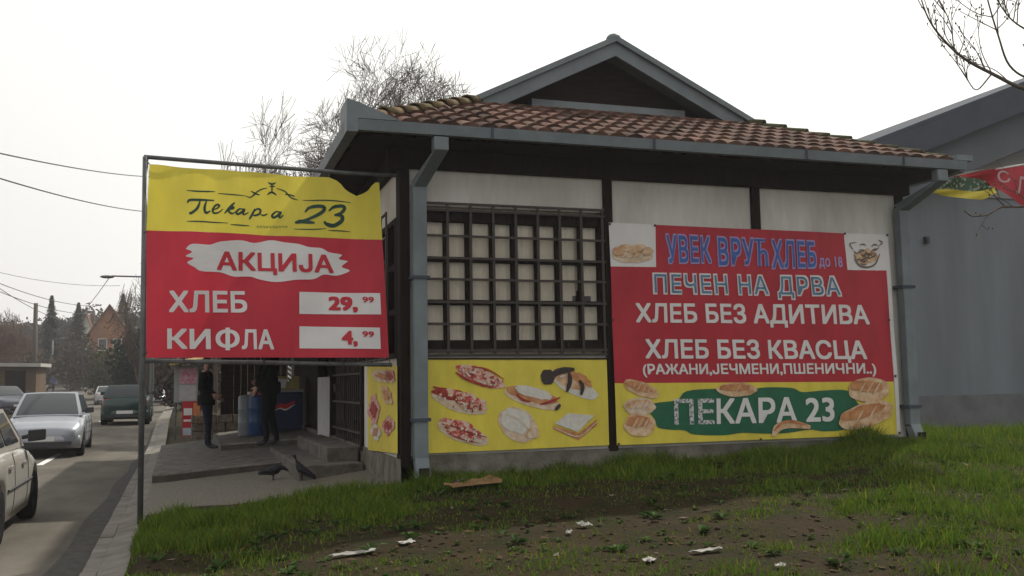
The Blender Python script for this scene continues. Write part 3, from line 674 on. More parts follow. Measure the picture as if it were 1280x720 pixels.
B1.text('lettering', '29,', [(411, 369.5), (447, 370), (447.5, 388), (411, 387.5)], M['redprint'], 2, bn, .04)
B1.text('lettering', '99', [(453, 370.5), (467, 371), (467, 378.5), (453, 378)], M['redprint'], 2, bn, .024)
B1.text('lettering', '4,', [(427, 412.5), (446.5, 413), (447, 431), (427, 430.5)], M['redprint'], 2, bn, .04)
B1.text('lettering', '99', [(453, 413.5), (467.5, 414), (467.5, 421.5), (453, 421)], M['redprint'], 2, bn, .024)
for (x, y, x2, y2) in [(187, 207, 181, 198), (300, 214, 300, 206), (412, 222, 411, 215), (472, 228, 474, 220), (184, 290, 180, 290), (184, 440, 179, 444), (230, 447, 230, 451), (330, 447, 330, 453), (430, 447, 430, 455), (486, 446, 488, 455)]:
    m = MB(); m.tube([B1.P(x, y, .5), at(x2, y2, Y=10.405)], .006, 5); m.build('lashing', M['plastic'], bn)

# --- red wall banner
def d2(X, Z): return 0.007*math.sin(3.1*X+2.2*Z) + 0.004*math.sin(8*X-5*Z)
B2 = Sheet(10.42, d2)
wb = thing('wall_banner', 'big red and yellow bread banner fixed across the right half of the bakery wall', 'banner', (6.7, 10.44, .85))
m = MB()
m.mi = 0; B2.quad(m, [(819, 281), (1055, 291.5), (1059, 337.5), (820, 334)], 0, 20)
B2.quad(m, [(763.5, 333), (1108.5, 338), (1116.5, 477), (768, 479)], 0, 30)
m.mi = 1; B2.quad(m, [(768, 479), (1116.5, 477), (1121.5, 543), (771, 556.5)], 0, 24)
m.mi = 2; B2.quad(m, [(761, 278), (819, 281), (820, 334), (763.5, 333)], 0, 8); B2.quad(m, [(1055, 291.5), (1110, 293), (1113.5, 338.5), (1059, 337.5)], 0, 8)
B2.quad(m, [(1108.5, 338), (1113.5, 338.5), (1126, 542.5), (1121.5, 543)], 0, 10)
m.build('cloth', [M['redcloth'], M['yelcloth'], M['whiteprint']], wb)
t1 = [(831, 292), (1019, 301), (1022, 335), (833, 331)]
for txt_, xa_, xb_ in (('УВЕК', 831, 888), ('ВРУ', 896, 942), ('ХЛЕБ', 963, 1019)):
    yy_ = lambda x: 292+(x-831)*.048
    B2.text('lettering', txt_, [(xa_, yy_(xa_)), (xb_, yy_(xb_)), (xb_+2, yy_(xb_)+35), (xa_+1.5, yy_(xa_)+38.5)], M['lilac'], 1, wb, .055, spacing=1.10)
    B2.text('lettering', txt_, [(xa_+1.4, yy_(xa_)+2), (xb_-1.2, yy_(xb_)+2), (xb_+.8, yy_(xb_)+33), (xa_+2.9, yy_(xa_)+36.5)], M['blueprint'], 2, wb, .012, spacing=1.10)
for wd_, lay_, mt_ in ((5.4, 1.5, 'lilac'), (2.7, 2.5, 'blueprint')):
    m = MB(); B2.stroke(m, [(942.5, 300), (956, 300.6)], wd_, lay_, 3, False); B2.stroke(m, [(948, 300), (949.5, 332.6)], wd_, lay_+.1, 5, False); B2.stroke(m, [(949, 318), (953, 313.5), (957, 316), (958, 322), (958.8, 333)], wd_, lay_+.2, 5, False); m.build('lettering', M[mt_], wb)
B2.text('lettering', 'до 18', [(1023, 319), (1052, 320.5), (1053, 334), (1023.5, 333)], M['lilac'], 1, wb, .02)
t2 = [(815, 341), (1049, 345), (1052, 371), (816, 368)]
B2.text('lettering', 'ПЕЧЕН НА ДРВА', t2, M['whiteprint'], 1, wb, .055, spacing=1.12); B2.text('lettering', 'ПЕЧЕН НА ДРВА', [(817, 343), (1047, 347), (1050, 369), (818, 366)], M['paleblue'], 2, wb, .005, spacing=1.12)
B2.text('lettering', 'ХЛЕБ БЕЗ АДИТИВА', [(794, 379), (1084, 381.5), (1086.5, 405.5), (795, 403)], M['whiteprint'], 1, wb, .024)
B2.text('lettering', 'ХЛЕБ БЕЗ КВАСЦА', [(806, 424), (1081, 426), (1083.5, 449), (807, 448)], M['whiteprint'], 1, wb, .024)
B2.text('lettering', '(РАЖАНИ,ЈЕЧМЕНИ,ПШЕНИЧНИ..)', [(803, 455), (1094, 454), (1095, 467), (804, 468)], M['whiteprint'], 1, wb, .025)
m = MB(); m.smooth = True
ring_t = [(808,512),(818,504),(846,500),(858,489),(890,486),(920,486),(940,486),(960,484),(990,485),(1003,490),(1030,488),(1058,488),(1068,498),(1074,506)]
ring_b = [(1074,506),(1066,520),(1058,536),(1030,539),(1012,537),(985,541),(958,542),(928,541),(905,544),(868,543),(856,538),(838,537),(822,534),(818,524),(808,512)]
ring = [np.array(p) for p in (cat(ring_t, 4)[:-1]+cat(ring_b, 4)[:-1])]; cc = np.array([940, 514]); n_ = len(ring); vs = [B2.P(*cc, 1)]
for k in range(1, 9): vs += [B2.P(*(cc+(p-cc)*k/8), 1) for p in ring]
m.add(vs, [(0, 1+i, 1+(i+1) % n_) for i in range(n_)] + [(1+k*n_+i, 1+(k+1)*n_+i, 1+(k+1)*n_+(i+1) % n_, 1+k*n_+(i+1) % n_) for k in range(7) for i in range(n_)])
m.build('brushed_patch', M['greenprint'], wb)
B2.text('lettering', 'ПЕ', [(842, 499), (892, 498.5), (893, 530), (843, 531)], M['worn'], 2, wb, .02)
B2.text('lettering', 'КАРА 23', [(895, 498.5), (1042, 495.5), (1043, 526.5), (895.5, 530)], M['whiteprint'], 2, wb, .02)
def bread(x, y, rx, ry, a, kind, seed, cuts=3, lay=2, sh=B2, par=wb, nm='bread_picture'):
    m = MB(); m.mi = 0; sh.blob(m, x, y, rx, ry, a, lay, .03, seed)
    m.mi = 1; sh.blob(m, x-.12*rx, y-.28*ry, rx*.78, ry*.5, a, lay+1, .06, seed+9)
    m.mi = 2
    for i in range(cuts):
        f_ = (i+1)/(cuts+1)*2-1; cx, cy = x+f_*rx*.7*math.cos(a), y+f_*rx*.7*math.sin(a)
        sh.stroke(m, [(cx-ry*.25, cy+ry*.35), (cx, cy-.05*ry), (cx+ry*.3, cy-ry*.6)], max(1.2, ry*.13), lay+2, 4)
    return m.build(nm, {'bread': [M['bread'], M['crust'], M['pale']], 'pale': [M['pale'], M['bread'], M['cream']]}[kind], par)
bread(801, 486, 23, 9, .35, 'bread', 1, 4); bread(799, 508, 20, 11, -.05, 'pale', 2, 3); bread(799, 531, 19, 15, 0, 'bread', 3, 3)
bread(920, 487, 24, 9, 0, 'bread', 4, 1, 3); bread(1085, 487, 26, 15, 0, 'bread', 5, 3, 3); bread(1081, 519, 36, 15, -.33, 'bread', 6, 2, 4)
m = MB(); B2.stroke(m, [(965, 545), (972, 534), (988, 530), (1012, 534)], 10, 3, 8); m.mi = 1; B2.stroke(m, [(966, 538), (976, 529), (990, 527), (1008, 531)], 4, 4, 8); m.build('bread_picture', [M['bread'], M['crust']], wb)
bread(790, 320, 25, 9, 0, 'pale', 8, 4, 1); m = MB()
for i in range(5): B2.blob(m, 772+i*9, 314-2*(i % 2)-(2 if i in (1, 2, 3) else 0), 7, 5, 0, 4, .06, i)
m.build('bread_picture', M['bread'], wb)
m = MB(); rr = random.Random(4)     # sketched bread basket
for i in range(26):
    a = rr.uniform(0, 6.28); r0 = rr.uniform(2, 15); x, y = 1083+r0*math.cos(a)*1.05, 316+r0*math.sin(a)*.95
    B2.stroke(m, [(x-4, y+rr.uniform(-3, 3)), (x, y+rr.uniform(-3, 3)), (x+4, y+rr.uniform(-3, 3))], 1.5, 2, 3)
B2.stroke(m, [(1067, 318), (1072, 330), (1083, 334), (1094, 330), (1100, 317)], 2, 2)
B2.stroke(m, [(1066, 312), (1062, 305), (1070, 303)], 1.3, 2); B2.stroke(m, [(1098, 308), (1103, 303), (1098, 300)], 1.3, 2)
m.mi = 1; B2.blob(m, 1083, 321, 13, 10, 0, 1, .08, 7)
m.build('basket_picture', [M['inkline'], M['bread']], wb)
for (x, y) in [(762, 280), (818, 282), (1056, 292), (1109, 294), (1111, 400), (1124, 541), (950, 549), (773, 555), (766, 400), (1118, 470)]:
    m = MB(); B2.blob(m, x, y, 1.6, 1.6, 0, 2, 0, 0, 8, rings=1); m.build('eyelet', M['iron'], wb)

# --- yellow pastry posters below the windows
B3 = Sheet(10.44, lambda X, Z: 0.006*math.sin(4*X+3*Z)+.003*math.sin(11*X-2*Z))
ps = thing('pastry_poster', 'yellow poster of seven pastries below the front window grille', 'poster', (3.55, 10.45, .86))
m = MB(); B3.quad(m, [(531, 449), (758, 449), (761.5, 556.5), (531, 567)], 0, 24); m.build('sheet', M['yelcloth'], ps)
def ppx(x, y): return (530+x/5.12, 440+y/5.12)
def pas(layers):
    m = MB(); mts = []
    for k, L_ in enumerate(layers):
        kind, mt = L_[0], L_[1]
        if mt not in mts: mts.append(mt)
        m.mi = mts.index(mt)
        if kind == 'b': _, _, x, y, rx, ry, a, jg = L_; B3.blob(m, *ppx(x, y), rx/5.12, ry/5.12, a, 1+k*.5, jg, k*3+int(x))
        else: B3.stroke(m, [ppx(*p) for p in L_[2]], L_[3]/5.12, 1+k*.5, 5)
    b0 = layers[0]
    if b0[0] == 'b' and 'pizza' in [q[1] for q in layers] + ['sauce' if 'sauce' in mts else '']:
        r_ = random.Random(int(b0[2])); need = ['sauce', 'cream', 'bread']
        for q in need:
            if q not in mts: mts.append(q)
        for i in range(46):
            a, rr_ = r_.uniform(0, 6.28), math.sqrt(r_.random())*.8; u, v = b0[4]*rr_*math.cos(a), b0[5]*rr_*math.sin(a)-b0[5]*.12; c_, s_ = math.cos(b0[6]), math.sin(b0[6])
            m.mi = mts.index(need[i % 3]); B3.blob(m, *ppx(b0[2]+u*c_-v*s_, b0[3]+u*s_+v*c_), r_.uniform(1.0, 2.4), r_.uniform(.7, 1.5), r_.uniform(0, 3), 4+.02*i, .15, i, 8, rings=1)
    m.build('pastry_picture', [M[q] for q in mts], ps)
pas([('b','pizza',360,158,168,52,.36,.05), ('b','pale',350,135,110,26,.36,.12), ('b','pizza',365,148,120,32,.36,.14), ('s','sauce',[(200,130),(260,170),(340,200),(440,228)],16), ('s','sauce',[(300,95),(400,110),(510,175)],10)])
pas([('b','pale',225,318,190,62,.33,.03), ('b','sauce',190,275,150,34,.30,.12), ('b','pizza',270,290,120,32,.36,.15), ('s','sauce',[(190,270),(200,300),(215,330)],14), ('s','sauce',[(290,300),(285,350),(270,375)],14), ('s','sauce',[(360,330),(350,370)],14), ('s','sauce',[(330,320),(310,365),(305,390)],9)])
pas([('b','pale',250,520,170,58,.35,.04), ('b','pizza',235,492,150,46,.36,.12), ('s','sauce',[(110,460),(200,480),(300,520),(400,545)],9), ('s','sauce',[(150,520),(250,560),(340,580)],9)])
pas([('b','pale',695,300,185,52,.28,.02), ('b','crust',690,275,170,42,.28,.05), ('b','cream',700,258,130,32,.28,.06), ('s','sauce',[(590,265),(620,300),(680,320)],16), ('s','sauce',[(740,335),(800,320),(870,290)],16), ('s','choc',[(838,372),(870,335)],24)])
pas([('b','pale',600,465,138,100,.5,.03), ('b','cream',585,440,105,70,.5,.06), ('s','pale',[(520,400),(600,430),(690,520)],9), ('b','pale',690,520,42,36,.2,.08), ('s','bread',[(655,560),(665,500),(720,480)],5)])
pas([('b','cream',975,230,150,48,.42,.03), ('b','bread',930,175,120,50,.5,.06), ('b','crust',1000,170,75,32,.6,.12), ('b','choc',790,160,45,48,.1,.05), ('s','choc',[(800,170),(860,125),(960,110)],42), ('s','choc',[(925,130),(930,190),(912,255)],28), ('s','choc',[(990,180),(1012,220),(1003,275)],24), ('s','cream',[(865,160),(900,150)],12)])
m = MB(); m.mi = 0; B3.quad(m, [ppx(825, 470), ppx(990, 520), ppx(990, 565), ppx(830, 495)], 1, 5); B3.quad(m, [ppx(990, 520), ppx(1105, 430), ppx(1108, 465), ppx(990, 565)], 1, 5)
m.mi = 1; B3.quad(m, [ppx(920, 392), ppx(1090, 405), ppx(985, 512), ppx(835, 458)], 2, 6); m.mi = 2; B3.stroke(m, [ppx(830, 482), ppx(988, 540), ppx(1105, 448)], 1.6, 2)
m.build('pastry_picture', [M['crust'], M['cream'], M['pale']], ps)
m = MB(); B3.quad(m, [(529, 447.5), (759, 447.5), (759, 449.5), (529, 449.5)], 1, 4); m.build('top_batten', M['timber'], ps)
B4 = Sheet(side=True)
p2 = thing('pastry_poster', 'narrow yellow pastry poster on the street side wall next to the door', 'poster', (2.25, 11.8, .8))
m = MB(); B4.quad(m, [(459, 458.5), (496.5, 457), (497, 567), (460, 562.5)], 0, 12); m.build('sheet', M['yelcloth'], p2)
for lay in ([('b','pizza',468,512,7,18,.1)], [('b','bread',484,494,6,12,-.5)], [('b','pizza',486,532,7,12,.3)], [('b','pale',478,470,12,8,0)], [('b','pizza',488,470,6,9,0)], [('b','cream',470,540,6,10,0)]):
    m = MB(); k, mt, x, y, rx, ry, a = lay[0]; B4.blob(m, x, y, rx, ry, a, 2, .12, int(x)); m.mi = 1; B4.blob(m, x, y, rx*.6, ry*.5, a, 3, .2, int(y)); m.build('pastry_picture', [M[mt], M['sauce'] if mt == 'pizza' else M['crust']], p2)

# --- twisted banner at the right corner
tb = thing('twisted_banner', 'twisted red and green banner sagging between the gutter corner and the tree', 'banner', (10.6, 11, 4.2))
def strip(mb, T, B_, n=24, amp=.03, Y=11.0):
    T = cat(T, n//(len(T)-1)); B_ = cat(B_, n//(len(B_)-1)); k = min(len(T), len(B_)); P = []
    for j in range(9):
        row = []
        for i in range(k):
            p = T[i]*(1-j/8)+B_[i]*j/8; w_ = at(p[0], p[1], Y=Y); row.append((w_[0], w_[1]+amp*math.sin(i*.55+j*.5)+.06*(j/8)*(1-i/k), w_[2]))
        P.append(row)
    mb.smooth = True; mb.grid(P); mb.smooth = False
m = MB(); m.mi = 0; strip(m, [(1194, 219), (1230, 213), (1280, 206), (1345, 200)], [(1196, 222), (1237, 229), (1280, 257), (1345, 285)])
m.mi = 1; strip(m, [(1160, 237), (1192, 222), (1215, 222), (1238, 230)], [(1161, 239), (1190, 243), (1225, 246), (1247, 238)], Y=10.95)
m.mi = 2; strip(m, [(1163, 236), (1190, 237), (1222, 239), (1244, 234)], [(1167, 240), (1190, 245), (1228, 249), (1245, 241)], Y=10.90, amp=.012)
m.mi = 3; strip(m, [(1194, 217.5), (1230, 211.5), (1280, 204.5), (1345, 198.5)], [(1195, 219.5), (1230, 214), (1280, 207), (1345, 201)], Y=10.96, amp=.012)
m.build('cloth', [M['redcloth'], mat('green_patterned_print', (0.40, 0.42, 0.30), .6, col2=(.012, .055, .02), vscale=18, ramp=(.52, .64)), M['yelcloth'], M['whiteprint']], tb)
M['dullprint'] = mat('dull_pink_print', (.40, .29, .29), .6)
B5 = Sheet(10.93)
B5.text('lettering', 'С', [(1246, 214), (1260, 213), (1264, 228), (1248, 228)], M['dullprint'], 0, tb, .01)
B5.text('lettering', 'Л', [(1272, 220), (1284, 222), (1284, 246), (1270, 242)], M['dullprint'], 0, tb, .01)
m = MB(); m.tube([(9.34, 10.2, 4.24), at(1160, 238, Y=10.95)], .006, 5); m.tube([(9.36, 10.5, 4.28), at(1195, 219, Y=10.98)], .006, 5); m.build('lashing', M['plastic'], tb)

# ------------------------------------------------------------------ grey hall at the right
hall = thing('grey_hall', 'large blue-grey hall with slate verge and dark base behind the bakery', 'building', (20, 20, .3))
HY = 18.0
p0, p1 = at(1100, 175, Y=HY-.9), at(1280, 105, Y=HY-.9); sl_ = (p1[2]-p0[2])/(p1[0]-p0[0])
vx = lambda x: p0[2] + sl_*(x-p0[0])
HX0, HXR, HX1 = 12.2, 24.0, 35.8
def vz(x): return vx(x) if x <= HXR else vx(2*HXR-x)
m = MB(); m.add([(HX0, HY, -.3), (HX1, HY, -.3), (HX1, HY, vz(HX1)-.3), (HXR, HY, vz(HXR)-.3), (HX0, HY, vz(HX0)-.3)], [(0,1,2,3,4)])
m.add([(HX0, HY, -.3), (HX0, HY, vz(HX0)-.3), (HX0, HY+30, vz(HX0)-.3), (HX0, HY+30, -.3)], [(0,1,2,3)])
m.build('wall', M['greywall'], hall)
m = MB(); m.box((HX0-.05, HY-.06, -.4), (HX1, HY+.3, 1.16)); m.build('plinth', M['greybase'], hall)
def verge(mb, y0, y1, zl, zh, xa=HX0-1.2, xb=HXR):
    for a, b in ((xa, xb), (xb, 2*HXR-xa)):
        q = [(a, y0, vz(a)+zl), (b, y0, vz(b)+zl), (b, y1, vz(b)+zl), (a, y1, vz(a)+zl), (a, y0, vz(a)+zh), (b, y0, vz(b)+zh), (b, y1, vz(b)+zh), (a, y1, vz(a)+zh)]; mb.hexa(q)
m = MB(); verge(m, HY-.9, HY+30, -.03, .06); m.build('roof', M['greydark'], hall)
m = MB(); verge(m, HY-.90, HY-.84, -.62, -.035); m.build('barge_board', M['greydark'], hall)
m = MB(); verge(m, HY-.55, HY-.02, -1.5, -.63); m.build('verge_panel', mat('verge_panel_slate', (.125, .14, .155), .85, var=.15, vscale=.8), hall)
a_, b_ = at(1212, 246, Y=HY-.02), at(1280, 250, Y=HY-.02)
m = MB(); xs0 = a_[0]; m.hexa([(xs0, HY-.05, a_[2]), (HXR, HY-.05, a_[2]), (HXR, HY-.005, a_[2]), (xs0, HY-.005, a_[2]), (xs0, HY-.05, vz(xs0)-1.56), (HXR, HY-.05, vz(HXR)-1.56), (HXR, HY-.005, vz(HXR)-1.56), (xs0, HY-.005, vz(xs0)-1.56)]); m.build('cladding_panel', M['beigewall'], hall)
v = at(1160, 299, Y=HY-.1); m = MB(); m.box((v[0]-.045, HY-.10, v[2]-.09), (v[0]+.045, HY, v[2]+.06)); m.smooth = True; m.tube([(v[0], HY-.12, v[2]-.02), (v[0], HY-.05, v[2]-.02)], .036, 10); m.build('wall_lamp', M['plastic'], hall)
m = MB(); m.grid([[(x, y, float(ground_z(x, y))+.03) for x in np.linspace(9.6, 26, 20)] for y in np.linspace(15.6, HY, 5)])
tag(m.build('path', M['conc']), kind='structure')

# ------------------------------------------------------------------ trees
def bare_tree(name, label, loc, H, rx, seed, levels, mts, thin=.0065, group=None, kids=3, r0=.2, up=.3, spread=.85, trunk=.26):
    """a leafless tree: limbs forking again and again, the crown then brought to its height and width"""
    rr = random.Random(seed); root = thing(name, label, 'tree', loc, group); lines = []
    def grow(p, d, L, r, lv):
        pts = [p]; rad = [r]; n = 4 if lv < 3 else 3
        for i in range(n):
            d = (d + np.array([rr.gauss(0, .11), rr.gauss(0, .11), rr.gauss(up*.35, .09)])); d /= np.linalg.norm(d); p = p + d*L/n; pts.append(p); rad.append(max(thin, r*(1-.5*(i+1)/n)))
        lines.append((pts, rad, lv))
        if lv >= levels: return
        k = kids + (1 if lv >= 2 else 0)
        for i in range(k):
            t = rr.uniform(.4, 1.0) if i else 1.0; j = min(n, max(1, round(t*n)))
            if lv == 0: az = 6.283*i/k + rr.uniform(-.4, .4) + seed
            else: az = rr.uniform(0, 6.283)
            tilt = rr.uniform(.35, .95)*spread if i else rr.uniform(.05, .3)
            a = np.cross(d, [0, 0, 1.0]) if abs(d[2]) < .95 else np.array([1.0, 0, 0]); a /= np.linalg.norm(a); b_ = np.cross(d, a)
            grow(pts[j], d*math.cos(tilt)+(a*math.cos(az)+b_*math.sin(az))*math.sin(tilt), L*rr.uniform(.55, .82), rad[j]*rr.uniform(.55, .8), lv+1)
    grow(np.zeros(3), np.array([0, 0, 1.0]), trunk, r0, 0)
    A = np.concatenate([np.array(l[0]) for l in lines]); zt = np.quantile(A[:, 2], .997); hi = A[A[:, 2] > .5*zt]; sh = hi[:, :2].mean(0)/hi[:, 2].mean()
    B = A[:, :2]-A[:, 2:]*sh; rq = np.quantile(np.linalg.norm(B, axis=1), .96); T, C = MB(), MB(); T.smooth = True
    for pts, rad, lv in lines:
        P = np.array(pts); z = P[:, 2]/zt; xy = (P[:, :2]-P[:, 2:]*sh)/rq
        q = np.linalg.norm(xy, axis=1); dome = 1 - .30*np.clip(q, 0, 1.1)**2*np.clip(z, 0, 1)      # rounds the top of the crown
        Q = np.concatenate([xy*rx, (z*dome*H)[:, None]], 1) + np.array(loc); Q[0, 2] -= .15*(lv == 0)
        (T if lv < 2 else C).tube(Q, rad, 8 if lv < 2 else (5 if lv == 2 else 3), caps=False)
    T.build('trunk', M[mts[0]], root); C.build('crown', M[mts[1]], root); return root

def leafy(mb, c, r, n, size, seed, lump=.25, flat=1.0):
    """many small leaf clumps through an uneven ellipsoid"""
    g_ = np.random.default_rng(seed); c = np.array(c); r = np.array(r)
    d = g_.normal(size=(n, 3)); d /= np.linalg.norm(d, axis=1)[:, None]; rad = g_.random(n)**.45
    ph = g_.uniform(0, 6.28, 6); q = 1+lump*(np.sin(4*d[:, 0]+ph[0])+np.sin(5*d[:, 1]+ph[1])+np.sin(5*d[:, 2]+ph[2])+.6*np.sin(9*d[:, 0]+7*d[:, 2]+ph[3]))*.5
    P = c + d*r*(rad*q)[:, None]; U = g_.normal(size=(n, 3)); U /= np.linalg.norm(U, axis=1)[:, None]; V = np.cross(U, g_.normal(size=(n, 3))); V /= np.linalg.norm(V, axis=1)[:, None]
    s = size*g_.uniform(.5, 1.4, n)[:, None]
    vs = np.stack([P-U*s, P+V*s*.7, P+U*s, P-V*s*.7], 1).reshape(-1, 3); mb.add(vs, [(4*i, 4*i+1, 4*i+2, 4*i+3) for i in range(n)])

def conifer(label, loc, H, r, seed, group=None):
    root = thing('conifer_tree', label, 'tree', loc, group); g_ = np.random.default_rng(seed); x, y, z = loc
    m = MB(); m.tube([(x, y, z-.2), (x, y, z+H*.95)], [r*.09, .03], 6); m.build('trunk', M['bark'], root)
    m = MB(); n = 2600
    for i in range(n):
        h = g_.random()**.8*.93+.07; a = g_.uniform(0, 6.283); tier = .8+.25*math.sin(h*46+a*2); R_ = r*(1-h)**.85*tier*g_.uniform(.35, 1.05)
        p = np.array([x+R_*math.cos(a), y+R_*math.sin(a), z+h*H-.25*R_]); o = np.array([math.cos(a), math.sin(a), -.45])*.34*g_.uniform(.5, 1.3)*(1.3-h*.7); t = np.array([-math.sin(a), math.cos(a), 0])*.16*g_.uniform(.5, 1.3)
        m.add([p-o*.6-t*.4, p-o*.2+t, p+o, p-o*.2-t], [(0,1,2,3)])
    m.build('crown', M['needle'], root); return root

def bush(name, label, loc, r, n, size, mt, seed, group=None, cat_='bush'):
    root = thing(name, label, cat_, loc, group); rr = random.Random(seed); x, y, z = loc
    m = MB()
    for i in range(9):
        a = rr.uniform(0, 6.28); m.tube([(x, y, z-.1), (x+r[0]*.4*math.cos(a), y+r[1]*.4*math.sin(a), z+r[2]*1.0), (x+r[0]*.75*math.cos(a), y+r[1]*.75*math.sin(a), z+r[2]*rr.uniform(1.2, 1.9))], [.05, .03, .012], 4, caps=False)
    m.build('stem', M['twig'], root)
    m = MB(); leafy(m, (x, y, z+r[2]), r, n, size, seed); m.build('foliage', M[mt], root); return root
def gp(x, y, D):   # ground point below a place in the photograph, at distance D
    p = at(x, y, D=D); return (float(p[0]), float(p[1]), float(ground_z(p[0], p[1])))

bare_tree('bare_tree', 'tall bare grey tree with a rounded fine-twigged crown behind the tiled roof', gp(500, 470, 37), 14.2, 5.4, 33, 6, ('twig', 'twig'), .0085, kids=4, spread=.9)
bare_tree('bare_tree', 'lower bare tree behind the roof corner, left of the tall grey one', gp(385, 470, 38), 11.8, 4.2, 8, 6, ('twig', 'twig'), .0085, kids=4, spread=.95)
bare_tree('bare_tree', 'thin sparse bare tree showing above the yellow top of the street banner', gp(270, 470, 46), 13.0, 1.8, 12, 4, ('twig', 'twig'), .012, r0=.1)
bare_tree('bare_tree', 'tall dark bare tree beside the road, half hidden by the street banner', gp(174, 470, 58), 8.9, 1.6, 14, 5, ('bark', 'twig'), .009, kids=4)
for i, (x, D, H, r_, lb) in enumerate([(-22, 70, 7.4, 2.6, 'brown leafless tree cut by the left edge of the photo'), (14, 76, 6.6, 2.2, 'brown leafless tree above the low pale-roofed shed'), (36, 88, 5.6, 1.7, 'brown leafless tree right behind the wooden utility pole'), (-8, 92, 8.4, 2.8, 'tallest brown leafless tree behind the low shed')]):
    bare_tree('leafless_tree', lb, gp(x, 470, D), H, r_, 40+i, 5, ('redtwig', 'redtwig'), .012, 'brown leafless trees left of the road', kids=4, spread=1.0, trunk=.15)
conifer('dark conifer behind the utility pole, left one of two', gp(62, 470, 106), 9.6, 2.2, 3, 'dark conifers up the road')
conifer('dark conifer right of the street lamp, by the pale house', gp(96, 470, 112), 9.0, 2.6, 4, 'dark conifers up the road')
conifer('dark pointed evergreen behind the orange house gable', gp(152, 470, 124), 9.6, 3.0, 6, 'dark conifers up the road')
bush('olive_bush', 'olive green bush in front of the orange house', gp(132, 475, 84), (1.9, 1.6, 2.0), 2600, .14, 'bush', 5)
for i, (x, D, r, n, lb) in enumerate([(98, 96, (3.2, 2, 2.6), 3000, 'brown thicket below the two conifers beside the far road'), (166, 64, (1.3, 1.3, 2.6), 2600, 'dark ivy thicket around the foot of the tall bare tree'), (20, 84, (4.0, 2, 2.2), 2600, 'brown brush behind the low pale-roofed shed'), (240, 52, (2.6, 1.5, 1.7), 2600, 'dark thicket behind the advertising cabinet'), (205, 84, (3.0, 2, 2.6), 2600, 'dark roadside thicket behind the parked white car')]):
    bush('brush_thicket', lb, gp(x, 480, D), r, n, .16, 'brownbush' if i != 1 else 'needle', 60+i, 'thickets along the road', 'thicket')
m = MB()
for i, (x, D, h) in enumerate([(-30, 150, 5.5), (10, 155, 5), (50, 150, 6), (85, 150, 6.5), (120, 160, 7), (150, 150, 7.5), (180, 150, 7), (215, 140, 6), (250, 140, 6)]):
    p = gp(x, 470, D); leafy(m, (p[0], p[1], p[2]+h*.25), (5.5, 3, h*.42), 1600, .28, 90+i, .35)
tag(m.build('far_wood', mat('far_brown_wood', (.085, .066, .052), .95, col2=(.04, .042, .028), vscale=.25)), kind='stuff')
# near tree outside the right edge, its branches reaching into the picture
tx, ty = 8.9, 6.9
near = thing('budding_tree', 'leafless tree with small buds reaching in at the right edge', 'tree', (tx, ty, float(ground_z(tx, ty))))
m = MB(); m.smooth = True; zg = float(ground_z(tx, ty))
m.tube(cat([(tx, ty, zg-.2), (tx-.05, ty, zg+1.6), (tx-.12, ty+.05, 3.7), (tx-.05, ty+.1, 5.2), (tx+.05, ty+.1, 7.4)], 5), list(np.linspace(.15, .04, 21)), 10); m.build('trunk', M['bark'], near)
m = MB(); bd = MB(); rr = random.Random(3)
def buds(p, n=1):
    for _ in range(n): bd.ell(Vector(p)+Vector((rr.gauss(0, .01), rr.gauss(0, .01), rr.gauss(0, .01))), (.007, .007, .011), 5, 4)
def branch(pts, r0, r1, subs, lev=0):
    c = cat(pts, 5); N = len(c); m.tube(c, list(np.linspace(r0, r1, N)), 6 if r0 > .01 else 4, caps=False)
    for i in range(subs):
        j = rr.randint(int(N*.25), N-1); p = Vector(c[j]); d = Vector(c[min(j+1, N-1)]-c[max(0, j-1)]).normalized()
        sd_ = Vector((rr.gauss(0, .5), rr.gauss(0, .5), rr.gauss(.5, .6))); nd = (d*.8+sd_).normalized(); L_ = rr.uniform(.18, .5)*(1 if lev == 0 else .5)
        q = [p, p+nd*L_*.5+Vector((0, 0, rr.uniform(-.02, .05))), p+nd*L_+Vector((rr.gauss(0, .05), rr.gauss(0, .05), rr.uniform(0, .12)))]
        if lev < 1: branch(q, .005, .0028, 2, 1)
        else: m.tube(q, [.0038, .003, .002], 3, caps=False); buds(q[-1]); buds(q[1])
    buds(c[-1], 2)
def bp(*pts, Y=7.0): return [at(x, y, Y=Y+dy) for x, y, dy in pts]
tp = lambda z: (tx-.08, ty+.05, z)
branch([tp(3.75)]+bp((1330, 122, -.1), (1280, 111, 0), (1240, 92, .1), (1205, 73, .15), (1178, 48, .2), (1160, 22, .2), (1148, -12, .25)), .024, .005, 11)
branch([tp(4.0)]+bp((1340, 112, -.1), (1290, 100, -.2), (1262, 82, -.3), (1248, 45, -.3), (1236, 5, -.35), (1225, -40, -.4)), .014, .005, 8)
branch([tp(4.4)]+bp((1330, 60, -.3), (1288, 40, -.3), (1262, 22, -.25), (1240, -10, -.2)), .014, .005, 7)
branch(bp((1240, 92, .1), (1222, 112, .15), (1212, 104, .2), (1207, 92, .2)), .008, .004, 4)
branch(bp((1205, 73, .15), (1193, 60, .2), (1188, 30, .2), (1172, -5, .2)), .007, .004, 5)
branch([tp(3.3)]+bp((1330, 248, .3), (1280, 258, .5), (1252, 259, .6), (1235, 268, .6), (1215, 270, .6), (1207, 264, .6)), .015, .005, 3)
branch(bp((1258, 260, .6), (1246, 248, .6), (1238, 236, .6)), .007, .004, 0)
